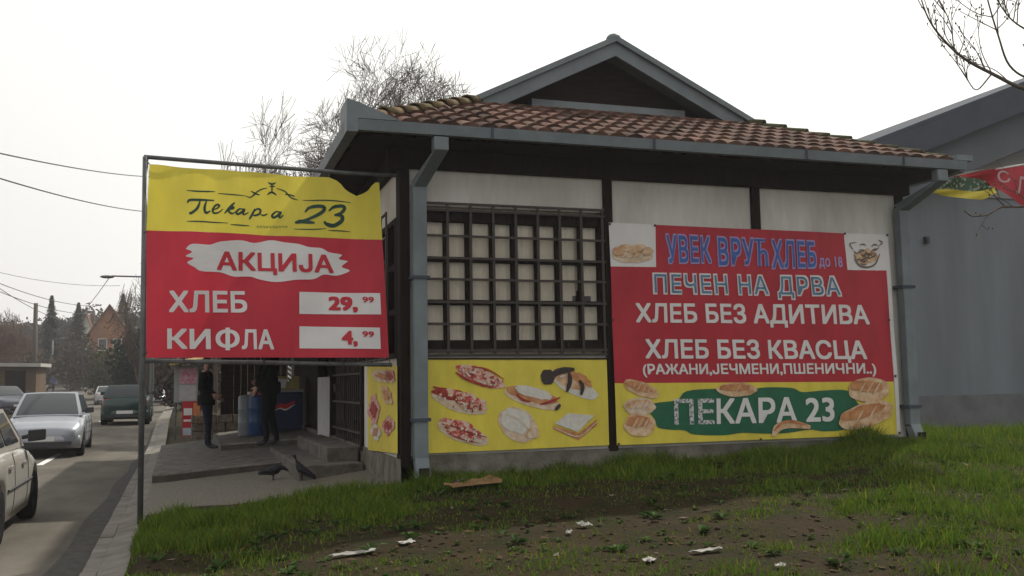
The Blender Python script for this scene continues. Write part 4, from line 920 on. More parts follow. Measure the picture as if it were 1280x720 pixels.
branch([tp(5.0), (tx+.6, ty-.3, 5.8), (tx+1.3, ty-.7, 7.0)], .03, .008, 10); branch([tp(4.6), (tx+.4, ty+.6, 5.5), (tx+.7, ty+1.3, 6.8)], .03, .008, 10); branch([tp(5.6), (tx-.6, ty-.6, 6.4), (tx-1.2, ty-1.2, 7.4)], .03, .008, 12); branch([tp(6.2), (tx-.4, ty+.4, 7.2), (tx-.7, ty+.8, 8.2)], .025, .008, 10)
m.build('branches', M['bark'], near); bd.build('buds', M['bud'], near)['kind'] = 'stuff'

# ------------------------------------------------------------------ far houses, poles, wires
def house(label, x0, x1, ye, yr_, D, wallm, roofm, depth=9, base_y=482):
    a, b = at(x0, ye, D=D), at(x1, ye, D=D); r_ = at((x0+x1)/2, yr_, D=D); zb = float(ground_z((a[0]+b[0])/2, a[1]))-1
    X0, X1, Y0, Y1, ze, zr_ = a[0], b[0], a[1], a[1]+depth, a[2], r_[2]; xm = (X0+X1)/2
    h = thing('house', label, 'house', (xm, Y0, zb+1))
    m = MB(); m.add([(X0,Y0,zb),(X1,Y0,zb),(X1,Y1,zb),(X0,Y1,zb),(X0,Y0,ze),(X1,Y0,ze),(X1,Y1,ze),(X0,Y1,ze),(xm,Y0,zr_),(xm,Y1,zr_)],[(0,1,5,8,4),(1,2,6,5),(2,3,7,9,6),(3,0,4,7)]); m.build('wall', wallm, h)
    m = MB(); sl2 = (zr_-ze)/(xm-X0)
    for s_, xe in ((-1, X0), (1, X1)):
        xo = xe+s_*.45; zo = ze-.45*sl2
        m.hexa([(xo,Y0-.4,zo),(xm,Y0-.4,zr_),(xm,Y1+.4,zr_),(xo,Y1+.4,zo),(xo,Y0-.4,zo+.16),(xm,Y0-.4,zr_+.16),(xm,Y1+.4,zr_+.16),(xo,Y1+.4,zo+.16)])
    m.build('roof', roofm, h)
    W_ = X1-X0
    for fx in (.22, .6):
        for k in (0, 1):
            z = ze-1.9-k*2.9; m = MB(); cx = X0+fx*W_
            m.box((cx, Y0-.05, z), (cx+.9, Y0+.02, z+1.3)); wn = m.build('window', M['white'], h)
            m = MB(); m.box((cx+.08, Y0-.06, z+.08), (cx+.82, Y0-.052, z+1.22)); m.build('pane', M['glass'], wn)
    m = MB(); m.box((xm+W_*.2, Y0+3, ze), (xm+W_*.2+.5, Y0+3.5, zr_+.6)); m.build('chimney', M['stone'], h)
    return h
house('orange house with brown gable roof up the road among trees', 112, 160, 416, 381, 104, M['orange'], M['rooftile'])
house('pale house glimpsed between the conifer and the orange house', 100, 114, 410, 392, 122, M['white'], M['rooftile'])
a, b = at(-40, 458, D=52), at(42, 458, D=52); zb = float(ground_z(a[0], a[1]))
sh = thing('roadside_shed', 'low brown roadside shed with a pale flat roof', 'shed', ((a[0]+b[0])/2, a[1], zb))
m = MB(); m.box((a[0], a[1], zb-.5), (b[0], a[1]+4, a[2])); m.build('wall', mat('shed_wall', (.15, .11, .075), .9, var=.3, vscale=1), sh)
m = MB(); m.hexa([(a[0]-.2, a[1]-.4, a[2]), (b[0]+.25, a[1]-.4, a[2]-.06), (b[0]+.25, a[1]+4.3, a[2]), (a[0]-.2, a[1]+4.3, a[2]), (a[0]-.2, a[1]-.4, a[2]+.2), (b[0]+.25, a[1]-.4, a[2]+.12), (b[0]+.25, a[1]+4.3, a[2]+.2), (a[0]-.2, a[1]+4.3, a[2]+.2)]); m.build('roof', M['paleroof'], sh)
m = MB(); m.box((b[0]-1.5, a[1]-.03, zb-.1), (b[0]-.5, a[1]+.02, a[2]-.25)); m.build('door', M['timber'], sh)

def pole(label, x, ytop, D, r, mt, arms=True, name='utility_pole'):
    p = at(x, ytop, D=D); zb = float(ground_z(p[0], p[1])); t = thing(name, label, 'pole', (p[0], p[1], zb))
    m = MB(); m.smooth = True; m.tube([(p[0], p[1], zb-.3), (p[0], p[1], p[2])], [r*1.25, r*.8], 10); m.build('shaft', M[mt], t)
    if arms:
        m = MB(); m.box((p[0]-.9, p[1]-.06, p[2]-.45), (p[0]+.9, p[1]+.06, p[2]-.33)); m.build('crossarm', M[mt], t)
        for dx in (-.8, -.3, .3, .8):
            m = MB(); m.tube([(p[0]+dx, p[1], p[2]-.33), (p[0]+dx, p[1], p[2]-.13)], .05, 8); m.build('insulator', M['pole'], t)
    return p
u1 = pole('weathered wooden utility pole on the left of the road', 45, 379, 62, .15, 'polewood', False)
pl = pole('thin far street lamp pole between the conifers', 66, 425, 98, .09, 'pole', False, 'street_lamp')
m = MB(); m.tube([(pl[0], pl[1], pl[2]), (pl[0]+.7, pl[1]-.2, pl[2]+.15)], .05, 6); m.ell((pl[0]+.9, pl[1]-.25, pl[2]+.13), (.3, .15, .09)); o = m.build('lamp_head', M['pole'], bpy.data.objects[[q.name for q in bpy.data.objects if q.get('label', '').startswith('thin far street')][0]])
u2 = at(-60, 178, D=22)+np.array([0, 0, .35]); zb = float(ground_z(u2[0], u2[1]))
t = thing('utility_pole', 'utility pole beyond the left edge carrying the near wires', 'pole', (u2[0], u2[1], zb)); m = MB(); m.tube([(u2[0], u2[1], zb-.3), tuple(u2)], [.17, .11], 10); m.build('shaft', M['polewood'], t)
m = MB(); m.box((u2[0]-.9, u2[1]-.06, u2[2]-.45), (u2[0]+.9, u2[1]+.06, u2[2]-.33)); m.build('crossarm', M['polewood'], t)
pole('utility pole hidden behind the street banner, its foot seen below the banner', 189, 212, 48, .13, 'polewood', False)
pole('utility pole just outside the left edge holding the lower wires', -30, 330, 49, .13, 'polewood', False)
# street lamp with its arm over the road (post behind the banner)
q = at(192, 345, D=44); zb = float(ground_z(q[0], q[1])); lp = thing('street_lamp', 'street lamp with a long arm over the road behind the banner', 'street lamp', (q[0], q[1], zb))
m = MB(); m.tube([(q[0], q[1], zb-.2), (q[0], q[1], q[2])], [.10, .06], 8); m.build('shaft', M['pole'], lp)
m = MB(); e1, e2 = at(178, 346, D=44), at(140, 345, D=44); m.tube([tuple(q), tuple(e1), tuple(e2)], .035, 6); m.build('arm', M['pole'], lp)
m = MB(); e3 = at(134, 346, D=44); m.ell(tuple(e3), (.30, .13, .075)); m.build('lamp_head', M['pole'], lp)
def wire(label, a, b, sag, r=.013, group='overhead wires'):
    a, b = Vector(a), Vector(b); pts = [a.lerp(b, t) - Vector((0, 0, sag*4*t*(1-t))) for t in np.linspace(0, 1, 25)]
    m = MB(); m.tube(pts, r, 5, caps=False); tag(m.build('overhead_wire', M['cable']), label, 'wire', group)
far = at(189, 221, D=48); far2 = at(189, 265, D=48)
wire('upper of the two near black wires running in behind the street banner', at(-60, 178, D=22), far, .15, .020)
wire('lower of the two near black wires running in behind the street banner', at(-60, 204, D=22), far2, .2, .020)
for k, (xa, ya, xb, yb, D1, D2, lb) in enumerate([(-30, 342, 126, 382, 49, 90, 'upper dark wire sagging across the sky above the conifers'), (-30, 352, 118, 392, 49, 96, 'middle dark wire sagging down to the orange house'), (-30, 340, 90, 402, 49, 100, 'lowest dark wire crossing the utility pole top'), (-30, 333, 150, 357, 49, 58, 'thin faint wire above all others over the road')]):
    wire(lb, at(xa, ya, D=D1), at(xb, yb, D=D2), .5 if k < 3 else .3, .022 if k < 3 else .012)
wire('wire hanging between the orange house and the street lamp', at(88, 402, D=90), at(136, 348, D=44), .3, .016)

# ------------------------------------------------------------------ cars
def patch(A, B, C, D_, bulge, n=8):   # A bottom-left, B bottom-right, C top-right, D top-left
    A, B, C, D_ = map(lambda q: np.array(q, float), (A, B, C, D_)); nr = np.cross(B-A, D_-A); nr /= np.linalg.norm(nr)
    if nr @ ((A+B+C+D_)/4-np.array([-.25, 0, .6])) < 0: nr = -nr
    def P(u, v, off=0.0): return (1-v)*((1-u)*A+u*B) + v*((1-u)*D_+u*C) + nr*(bulge*4*(u*(1-u)*.5+v*(1-v)*.5)*1.0 + off)
    return P
def pgrid(mb, P, u0=0, u1=1, v0=0, v1=1, off=0.0, n=8, cut=0.0):
    mb.smooth = True; mb.grid([[P(u0+(u1-u0)*i/n + cut*(j/n)*0, v0+(v1-v0)*j/n, off) for i in range(n+1)] for j in range(n+1)]); mb.smooth = False
def car(label, paint, loc, rot, L=4.0, W=1.66, H=1.45, wb=2.5, deck=((-1, .80), (-.93, .90), (-.55, .95), (.25, .93), (.45, .90), (.85, .74), (1, .60)), gh=(.40, .08, -.60, -.90), name='parked_car', group=None, wr=.30, roofbar=False):
    root = thing(name, label, 'car', (0, 0, 0), group); hl = L/2
    pm = mat('paint_'+name, paint, .38, metal=.25, spec=.5, coat=.5, var=.08, vscale=3)
    xf, xb = wb/2+.05, -wb/2+.05; ra = wr+.055
    xs_ = np.unique(np.concatenate([np.linspace(-hl, hl, 45), *[c+ra*np.cos(np.linspace(0, math.pi, 13)) for c in (xf, xb)]]))
    rings = []
    def hw(x):
        t = abs(x)/hl; return W/2*(1-.05*t**3-.16*max(0, (t-.82)/.18)**2)
    def zt(x): return interp(x/hl, deck)
    for x in xs_:
        z1 = zt(x); h = hw(x); zb_ = .20 + .10*max(0, (abs(x)/hl-.88)/.12)
        for c in (xf, xb):
            if abs(x-c) < ra: zb_ = max(zb_, wr + math.sqrt(ra*ra-(x-c)**2))
        half = [(.0, z1+.025), (h*.5, z1+.018), (h*.84, z1-.008), (h*.95, z1-.05), (h*.985, max(z1-.16, zb_+.06)), (h, max(min(.56, z1-.2), zb_+.03)), (h*.985, max(.36, zb_+.015)), (h*.955, zb_)]
        rings.append([(x, y, z) for y, z in half] + [(x, 0, zb_)] + [(x, -y, z) for y, z in half[:0:-1]])
    m = MB(); m.smooth = True; m.loft(rings)
    # cabin
    xa, xt1, xt2, xr_ = [g_*hl for g_ in gh]; yb, yt = W/2*.90, W/2*.70; zr_ = H
    zA, zR = zt(xa)+.012, zt(xr_)+.012
    wsL = patch((xa, yb, zA), (xa, -yb, zA), (xt1, -yt, zr_-.03), (xt1, yt, zr_-.03), .05); 
    rw = patch((xr_, -yb, zR), (xr_, yb, zR), (xt2, yt, zr_-.04), (xt2, -yt, zr_-.04), .04)
    sL = patch((xr_, yb, zR), (xa, yb, zA), (xt1, yt, zr_-.03), (xt2, yt, zr_-.04), -.0); sR = patch((xa, -yb, zA), (xr_, -yb, zR), (xt2, -yt, zr_-.04), (xt1, -yt, zr_-.03), -.0)
    rf_ = patch((xt1, yt, zr_-.03), (xt1, -yt, zr_-.03), (xt2, -yt, zr_-.04), (xt2, yt, zr_-.04), .022)
    wsL_n = np.cross(np.array([0, -2*yb, 0]), np.array([xt1-xa, 0, zr_-zA]))
    for P in (wsL, rw, sL, sR, rf_): pgrid(m, P)
    bo = m.build('body', pm, root)
    for s_ in (1, -1):
        for xd in (xa*.45-.02+.30, xa*.45-.72, xr_+.25):
            h = hw(xd); z1 = zt(xd); q = [(xd, s_*(h*.953+.001), z1-.045), (xd, s_*(h*.987+.001), z1-.16), (xd, s_*(h+.001), .56), (xd, s_*(h*.986+.001), .36), (xd, s_*(h*.96+.001), .25)]
            sm_ = MB(); sm_.tube(q, .0055, 4); sm_.build('door_seam', M['plastic'], bo)
        tr_ = MB(); q = [(x_, s_*(hw(x_)+.004), .53) for x_ in np.linspace(xb+ra+.03, xf-ra-.03, 9)]; tr_.tube(q, .016, 6); tr_.build('side_moulding', M['plastic'], bo)
    m = MB(); pgrid(m, wsL, .05, .95, .05, .93, .008); m.build('windscreen', M['glass'], root)
    m = MB(); pgrid(m, rw, .07, .93, .12, .9, .008); m.build('rear_window', M['glass'], root)
    for P, s_ in ((sL, 1), (sR, -1)):
        uu = ((.10, .50), (.535, .90)) if s_ > 0 else ((.10, .465), (.50, .90))
        for (u0, u1) in uu: m = MB(); pgrid(m, P, u0, u1, .14, .90, .009); m.build('side_window', M['glass'], root)
        for k, xd in enumerate((xa*.45-.12, xa*.45-1.02)):
            m = MB(); y = hw(xd)*s_; m.box((xd-.09, min(y, y+s_*.022), zt(xd)-.20), (xd+.09, max(y, y+s_*.022), zt(xd)-.165)); m.build('door_handle', pm if k else M['rim'], root)
        m = MB(); m.bar((xa-.10, s_*yb*.98, zA+.10), (xa-.12, s_*(yb+.13), zA+.13), .05); m.hexa([(xa-.17, s_*(yb+.06), zA+.05), (xa-.05, s_*(yb+.06), zA+.05), (xa-.07, s_*(yb+.25), zA+.07), (xa-.16, s_*(yb+.25), zA+.07), (xa-.17, s_*(yb+.06), zA+.19), (xa-.07, s_*(yb+.06), zA+.19), (xa-.09, s_*(yb+.25), zA+.20), (xa-.16, s_*(yb+.25), zA+.20)]); m.build('wing_mirror', M['plastic'], root, bevel=.015)
        for x in (xf, xb):
            y = s_*(W/2-.10); mt_ = MB(); mt_.smooth = True
            prof = [(wr*.62, .085), (wr*.90, .095), (wr, .06), (wr, -.06), (wr*.9, -.095), (wr*.62, -.085)]
            rg = [[(x+r_*math.cos(t), y+w_, wr+r_*math.sin(t)) for t in np.linspace(0, 2*math.pi, 25)[:-1]] for r_, w_ in prof]; mt_.loft(rg); wh = mt_.build('wheel', M['rubber'], root)
            mr_ = MB(); yo = y+s_*.075; vs = [(x, yo+s_*.01, wr)]
            for r_, dy in ((wr*.2, .01), (wr*.35, -.02), (wr*.66, .008)): vs += [(x+r_*math.cos(t), yo+s_*dy, wr+r_*math.sin(t)) for t in np.linspace(0, 2*math.pi, 25)[:-1]]
            mr_.smooth = True; mr_.add(vs, [(0, 1+i, 1+(i+1) % 24) for i in range(24)] + [(1+k*24+i, 1+(k+1)*24+i, 1+(k+1)*24+(i+1) % 24, 1+k*24+(i+1) % 24) for k in range(2) for i in range(24)]); mr_.build('rim', M['rim'], wh)
            ml = MB(); ml.tube([(x, y-s_*.30, wr), (x, y-s_*.04, wr)], wr*.6, 14); ml.build('brake_drum', M['plastic'], wh)
        zf, zk = zt(hl*.93), zt(-hl*.93); yh = hw(hl*.93)
        m = MB(); m.hexa([(hl*.965, s_*yh*.50, zf-.18), (hl*.90, s_*yh*1.0, zf-.16), (hl*.84, s_*yh*.9, zf-.16), (hl*.84, s_*yh*.5, zf-.18), (hl*.955, s_*yh*.48, zf-.03), (hl*.86, s_*yh*1.012, zf-.0), (hl*.80, s_*yh*.9, zf), (hl*.80, s_*yh*.5, zf-.02)]); m.build('headlight', M['lampglass'], root, bevel=.02)
        m = MB(); yh = hw(-hl*.96); m.hexa([(-hl*1.004, s_*yh*.72, zk-.32), (-hl*.965, s_*yh*1.02, zk-.32), (-hl*.90, s_*yh*.9, zk-.32), (-hl*.92, s_*yh*.7, zk-.32), (-hl*1.0, s_*yh*.74, zk-.06), (-hl*.95, s_*yh*1.0, zk-.06), (-hl*.90, s_*yh*.9, zk-.06), (-hl*.92, s_*yh*.7, zk-.06)]); m.build('tail_light', M['redlamp'], root, bevel=.015)
    zf = zt(hl*.95)
    m = MB(); m.hexa([(hl*1.0, -.36, zf-.19), (hl*1.0, .36, zf-.19), (hl*.9, .36, zf-.19), (hl*.9, -.36, zf-.19), (hl*.985, -.40, zf-.075), (hl*.985, .40, zf-.075), (hl*.9, .40, zf-.075), (hl*.9, -.40, zf-.075)]); m.build('grille', M['plastic'], root)
    for s_, nm in ((1, 'front_bumper'), (-1, 'rear_bumper')):
        R_ = []
        for y in np.linspace(-1, 1, 13):
            x = s_*(hl+.035 - .17*abs(y)**3.5); yy = y*W/2*.93
            R_.append([(x-s_*.18, yy, .27), (x-s_*.02, yy, .27), (x, yy, .40), (x-s_*.02, yy, .50), (x-s_*.18, yy, .50)])
        m = MB(); m.smooth = True; m.loft(R_); bpm = m.build(nm, pm if s_ < 0 else pm, root)
        m = MB(); x = s_*(hl+.032); m.box((min(x, x+s_*.014), -.62, .275), (max(x, x+s_*.014), .62, .372)); m.build('air_intake', M['plastic'], bpm)
        m = MB(); m.box((min(x, x+s_*.016), -.26, .39), (max(x, x+s_*.016), .26, .50)); m.build('number_plate', M['plate'], root)
    if roofbar:
        for s_ in (1, -1): m = MB(); m.tube(cat([(xt1-.1, s_*yt*.95, zr_-.01), (xt1-.25, s_*yt*.95, zr_+.05), (xt2+.25, s_*yt*.95, zr_+.04), (xt2+.1, s_*yt*.95, zr_-.02)], 5), .014, 6); m.build('roof_rail', M['plastic'], root)
    root.location = loc; root.rotation_euler = (0, 0, rot); return root
HPI = math.pi/2
rz = lambda X, Y: road_top(X, Y)-.005
car('old beige hatchback cut by the left edge, nearest car on the road', (.43, .415, .375), (-2.50, 12.45, rz(-2.5, 12.4)), HPI, 3.9, 1.62, 1.40, 2.5, gh=(.42, .14, -.58, -.93))
car('silver car facing the camera behind the beige one, straddling the dashes', (.30, .32, .355), (-3.02, 27.2, rz(-3, 27.2)-.02), -HPI+.02, 4.2, 1.70, 1.52, 2.55, deck=((-1, .78), (-.93, .92), (-.55, .97), (.25, .97), (.45, .95), (.85, .80), (1, .64)), gh=(.52, .16, -.66, -.95), name='silver_car')
p = at(161, 505, D=36); car('dark teal hatchback seen from behind, driving up the road', (.010, .040, .034), (p[0], 38.0, rz(-2, 38)-.02), HPI, 3.9, 1.58, 1.38, 2.5, deck=((-1, .86), (-.95, .96), (-.55, 1.0), (.25, .97), (.45, .93), (.85, .78), (1, .62)), gh=(.44, .10, -.82, -.97), name='dark_car', roofbar=False)
p = at(132, 491, D=76); car('small pale car far up the road, left of the dark hatchback', (.42, .43, .43), (p[0], p[1], rz(-3.5, 73)-.02), HPI+.08, 3.8, 1.62, 1.45, 2.4, name='pale_car')
p = at(192, 488, D=70); car('white car far up the road, half behind the banner post', (.55, .57, .60), (p[0], p[1], rz(-2, 67)-.02), -HPI, 4.2, 1.7, 1.45, 2.55, name='white_car')
p = at(4, 498, D=50); car('dark blue car parked in front of the low shed at the left edge', (.02, .026, .045), (p[0], p[1], float(ground_z(p[0], p[1]))), -HPI+.5, 4.1, 1.68, 1.42, 2.5, name='blue_car')

# ------------------------------------------------------------------ people
def person(label, loc, rot, H, pose, jacket, trousers, hair):
    root = thing('person', label, 'person', (0, 0, 0)); k = H/1.75
    V = [(0,0,.95),(0,0,1.14),(.01,0,1.32),(-.005,0,1.45),(.0,0,1.52),(.015,0,1.60),(.02,0,1.67),(.01,0,1.735)]
    Rr = [(.125,.16),(.115,.15),(.125,.17),(.085,.10),(.055,.055),(.078,.068),(.092,.077),(.06,.055)]
    E = [(i, i+1) for i in range(7)]
    for s_ in (1, -1):
        P = pose[s_]; b = len(V)
        V += [(P['hip'][0], s_*.095, .90), P['knee'], P['ankle'], (P['ankle'][0]+.06, P['ankle'][1], .045), (P['ankle'][0]+.18, P['ankle'][1]+s_*.02, .035)]
        Rr += [(.098,.098),(.064,.064),(.046,.046),(.045,.042),(.036,.04)]; E += [(0, b), (b, b+1), (b+1, b+2), (b+2, b+3), (b+3, b+4)]
        b = len(V); V += [(-.01, s_*.175, 1.42), P['elbow'], P['wrist']]; Rr += [(.072,.072),(.056,.056),(.040,.040)]; E += [(3, b), (b, b+1), (b+1, b+2)]
    me = bpy.data.meshes.new('body'); me.from_pydata([tuple(k*c for c in v) for v in V], E, []); o = bpy.data.objects.new('body', me); COL.objects.link(o)
    sk = o.modifiers.new('skin', 'SKIN'); sk.use_smooth_shade = True
    for i, d in enumerate(me.skin_vertices[0].data): d.radius = tuple(k*q for q in Rr[i]); d.use_root = (i == 0)
    ss = o.modifiers.new('subsurf', 'SUBSURF'); ss.levels = 2; ss.render_levels = 2
    dg = bpy.context.evaluated_depsgraph_get(); nm = bpy.data.meshes.new_from_object(o.evaluated_get(dg)); bpy.data.objects.remove(o)
    bm = bmesh.new(); bm.from_mesh(nm); hv = MB(); hv.smooth = True
    wrists = []
    for s_ in (1, -1):
        w_, e_ = Vector(pose[s_]['wrist']), Vector(pose[s_]['elbow']); d = (w_-e_).normalized(); sx = d.cross(Vector((0, s_, .2))).normalized(); nn = sx.cross(d)
        c = w_+d*.07; rot3 = Matrix((sx, nn, d)).transposed()
        hv.ell(c*k, (.040*k, .018*k, .058*k), 10, 8, rot3); wrists.append(c*k)
        for f_, ln in ((-.028, .062), (-.010, .075), (.010, .070), (.027, .055)):
            a = c+d*.045+sx*f_; hv.tube([a*k, (a+d*ln*.55+nn*s_*.006)*k, (a+d*ln+nn*s_*.025)*k], [.0095*k, .0088*k, .007*k], 6)
        a = c-d*.02+sx*.034; hv.tube([a*k, (a+sx*.028+d*.03)*k, (a+sx*.03+d*.06+nn*s_*.012)*k], [.012*k, .011*k, .008*k], 6)
    fx = .02
    hv.bar(Vector((.105, 0, 1.69))*k, Vector((.128, 0, 1.645))*k, .022*k, .022*k)      # nose
    for s_ in (1, -1): hv.ell(Vector((.01, s_*.078, 1.665))*k, (.022*k, .009*k, .032*k), 8, 6)   # ears
    hv.ell(Vector((.10, 0, 1.615))*k, (.012*k, .028*k, .007*k), 8, 6)
    tmp = bpy.data.meshes.new('t'); tmp.from_pydata(hv.v, [], hv.f); n0 = len(bm.faces); bm.from_mesh(tmp); bm.faces.ensure_lookup_table()
    for i, f in enumerate(bm.faces):
        c = f.calc_center_median()/k; f.smooth = True; dw = min((f.calc_center_median()-w_).length for w_ in wrists)
        f.material_index = 0 if (c.z > 1.475 or (i >= n0) or dw < .085*k) else (3 if c.z < .075 else (2 if c.z < .93 and abs(c.y) < .22 and dw > .1*k else 1))
    nm.materials.clear()
    for q in (mat('skin', (.42, .25, .18), .6), mat('jacket_cloth', jacket, .85, var=.4, vscale=9, bump=.3), mat('trouser_cloth', trousers, .9, var=.3, vscale=12), mat('shoe', (.02, .02, .02), .6)): nm.materials.append(q)
    bm.to_mesh(nm); bm.free(); nm.name = 'body'; b = bpy.data.objects.new('body', nm); COL.objects.link(b); b.parent = root
    m = MB(); m.smooth = True; P = []
    for j in range(9):
        t = j/8*2.0; row = []
        for i in range(21):
            a_ = 2*math.pi*i/20; back = .5-.5*math.cos(a_); tt = t*(.50+.5*back); rr_ = 1.0+.03*math.sin(7*a_)
            row.append((k*(.005+.101*rr_*math.sin(tt)*math.cos(a_)*1.0), k*(.088*rr_*math.sin(tt)*math.sin(a_)), k*(1.672+.105*math.cos(tt))))
        P.append(row)
    m.grid(P); h = m.build('hair', mat('hair_dark', hair, .8), root)
    m = MB()
    for s_ in (1, -1): m.ell(Vector((.107, s_*.032, 1.675))*k, (.008*k, .013*k, .009*k), 8, 6)
    m.build('eyes', M['plastic'], root)
    m = MB(); m.smooth = True; rgs = []
    for z, rx_, ry_ in ((1.03, .150, .205), (1.0, .165, .215), (.90, .160, .215), (.84, .158, .212)): rgs.append([(k*rx_*math.cos(t), k*ry_*math.sin(t), k*z) for t in np.linspace(0, 2*math.pi, 21)[:-1]])
    m.loft(rgs, False); m.build('jacket_hem', mat('jacket_hem_cloth', jacket, .85, var=.4, vscale=9), root)
    root.location = loc; root.rotation_euler = (0, 0, rot); return root
def leg(s_, hx, kx, ax, dy=0.0, **arm): return dict(hip=(hx, 0, 0), knee=(kx, s_*.10+dy, .49), ankle=(ax, s_*.11+dy, .085), **arm)
q = at(258, 561, D=19.2); zq = terrace_z(.5, 18.5)
pm_ = at(257, 561, Z=zq)
person('standing man in dark jacket and blue jeans on the terrace, facing the bakery', (pm_[0], pm_[1], zq), R(-20), 1.74,
       {1: leg(1, .0, .03, -.02, elbow=(-.06, .25, 1.16), wrist=(.13, .19, 1.02)), -1: leg(-1, .02, .07, .10, elbow=(-.04, -.25, 1.15), wrist=(.16, -.16, 1.05))}, (.012, .012, .013), (.022, .028, .045), (.018, .014, .012))
zq = terrace_z(1.3, 19.3); pm_ = at(337, 557, Z=zq)
person('man in black leaning by the blue cooler, head hidden behind the banner', (pm_[0], pm_[1], zq), R(150), 1.80,
       {1: leg(1, .0, .05, .0, elbow=(.02, .27, 1.16), wrist=(.14, .20, .96)), -1: leg(-1, .0, .03, -.08, elbow=(.03, -.26, 1.17), wrist=(.20, -.14, 1.08))}, (.010, .010, .011), (.014, .014, .017), (.015, .012, .011))
z_ = float(ground_z(*at(66, 472, D=92)[:2])); pf = at(67, 470, D=92)
person('far pedestrian in a blue top walking up the road', (pf[0], pf[1], z_), R(60), 1.75,
       {1: leg(1, .0, .12, .18, elbow=(-.08, .25, 1.15), wrist=(.05, .24, .95)), -1: leg(-1, .0, -.02, -.22, elbow=(-.02, -.25, 1.14), wrist=(.16, -.22, .98))}, (.10, .17, .38), (.03, .03, .05), (.03, .02, .02))

# ------------------------------------------------------------------ things by the bakery door
def pigeon(label, loc, rot, tilt, up_head):
    root = thing('pigeon', label, 'pigeon', (0, 0, 0), 'pigeons on the pavement')
    spine = [(-.19, .10, .006, .020), (-.13, .105, .016, .030), (-.07, .115, .045, .045), (0, .125, .062, .062), (.06, .14, .058, .060), (.10, .165, .042, .042)]
    hd = [(.125, .205, .030, .028), (.145, .235, .027, .028), (.165, .240, .020, .020), (.185, .233, .007, .007), (.200, .228, .003, .003)] if up_head else [(.14, .150, .030, .026), (.175, .135, .027, .024), (.195, .122, .018, .016), (.21, .110, .006, .006), (.222, .10, .003, .003)]
    c, s_ = math.cos(tilt), math.sin(tilt); rings = []
    for i, (x, z, ry, rz_) in enumerate(spine+hd):
        xx, zz = x*c-(z-.12)*s_, .12+x*s_+(z-.12)*c
        rings.append([(xx+.35*rz_*math.sin(t)*(-.3), ry*math.cos(t), zz+rz_*math.sin(t)) for t in np.linspace(0, 2*math.pi, 13)[:-1]])
    m = MB(); m.smooth = True; m.loft(rings)
    for y in (.025, -.025):
        m.tube([(0.0, y, .08), (.01, y, .035), (.0, y, .006)], [.010, .005, .004], 6)
        for a in (-.5, 0, .5): m.tube([(0, y, .006), (.035*math.cos(a), y+.035*math.sin(a), .004)], [.004, .002], 4)
    m.build('body', mat('pigeon_feathers', (.055, .058, .07), .7, col2=(.018, .018, .022), vscale=22), root)
    for y in (1, -1):
        w = MB(); w.smooth = True; w.loft([[(x*c-(z-.12)*s_, y*(.012+yy), .12+x*s_+(z-.12)*c) for x, z, yy in q] for q in ([(.07, .16, .045), (.08, .13, .05), (.06, .11, .045)], [(0, .165, .052), (.01, .125, .057), (-.01, .10, .05)], [(-.17, .125, .012), (-.17, .118, .014), (-.175, .112, .012)])]); w.build('wing', mat('pigeon_wing', (.045, .048, .058), .7, col2=(.02, .02, .024), vscale=30), root)
    root.location = loc; root.rotation_euler = (0, 0, rot)
def pz(X, Y): return float(pave_z(X)) + .006*float(wob(X*2, Y*2)) + .002
p = at(341, 598, Z=.40); pigeon('dark pigeon pecking on the pavement, body level', (p[0], p[1], pz(p[0], p[1])), R(10), 0.0, False)
p = at(378, 598, Z=.43)
pigeon('dark pigeon standing upright beside the door steps, head raised', (p[0]-.05, 12.45, pz(p[0], 12.5)+.03), R(160), .42, True)
# blue drinks cooler
zc = terrace_z(1.9, 19.8); cx, cy = 1.98, 20.6
ck = thing('drinks_cooler', 'dark blue drinks cooler with a red wave mark on its front', 'cooler', (cx, cy, zc))
m = MB(); m.box((cx-.33, cy-.3, zc+.06), (cx+.36, cy+.3, zc+.80)); m.build('cabinet', mat('cooler_blue', (.010, .022, .085), .5, var=.2, vscale=3), ck, bevel=.02)
m = MB(); m.box((cx-.35, cy-.32, zc+.802), (cx+.38, cy+.32, zc+.86)); m.build('lid', mat('cooler_lid', (.30, .31, .31), .5), ck, bevel=.015)
m = MB(); m.box((cx-.3, cy-.27, zc), (cx+.33, cy+.27, zc+.058)); m.build('base', M['plastic'], ck)
m = MB(); C_ = [(cx-.24, zc+.46), (cx-.10, zc+.54), (cx+.02, zc+.51), (cx+.14, zc+.57), (cx+.22, zc+.62)]
def wave(mb, off, th, dz):
    c = cat([np.array([a_, b_+dz]) for a_, b_ in C_], 5); N = len(c)
    mb.grid([[(q_[0], cy-.3-off, q_[1]+th*math.sin(math.pi*(i+.6)/(N+.4))) for i, q_ in enumerate(c)], [(q_[0], cy-.3-off, q_[1]-th*math.sin(math.pi*(i+.6)/(N+.4))) for i, q_ in enumerate(c)]])
wave(m, .003, .055, 0); m.build('red_wave_mark', M['redprint'], ck)
m = MB(); wave(m, .005, .016, -.055); m.build('white_wave_mark', M['whiteprint'], ck)
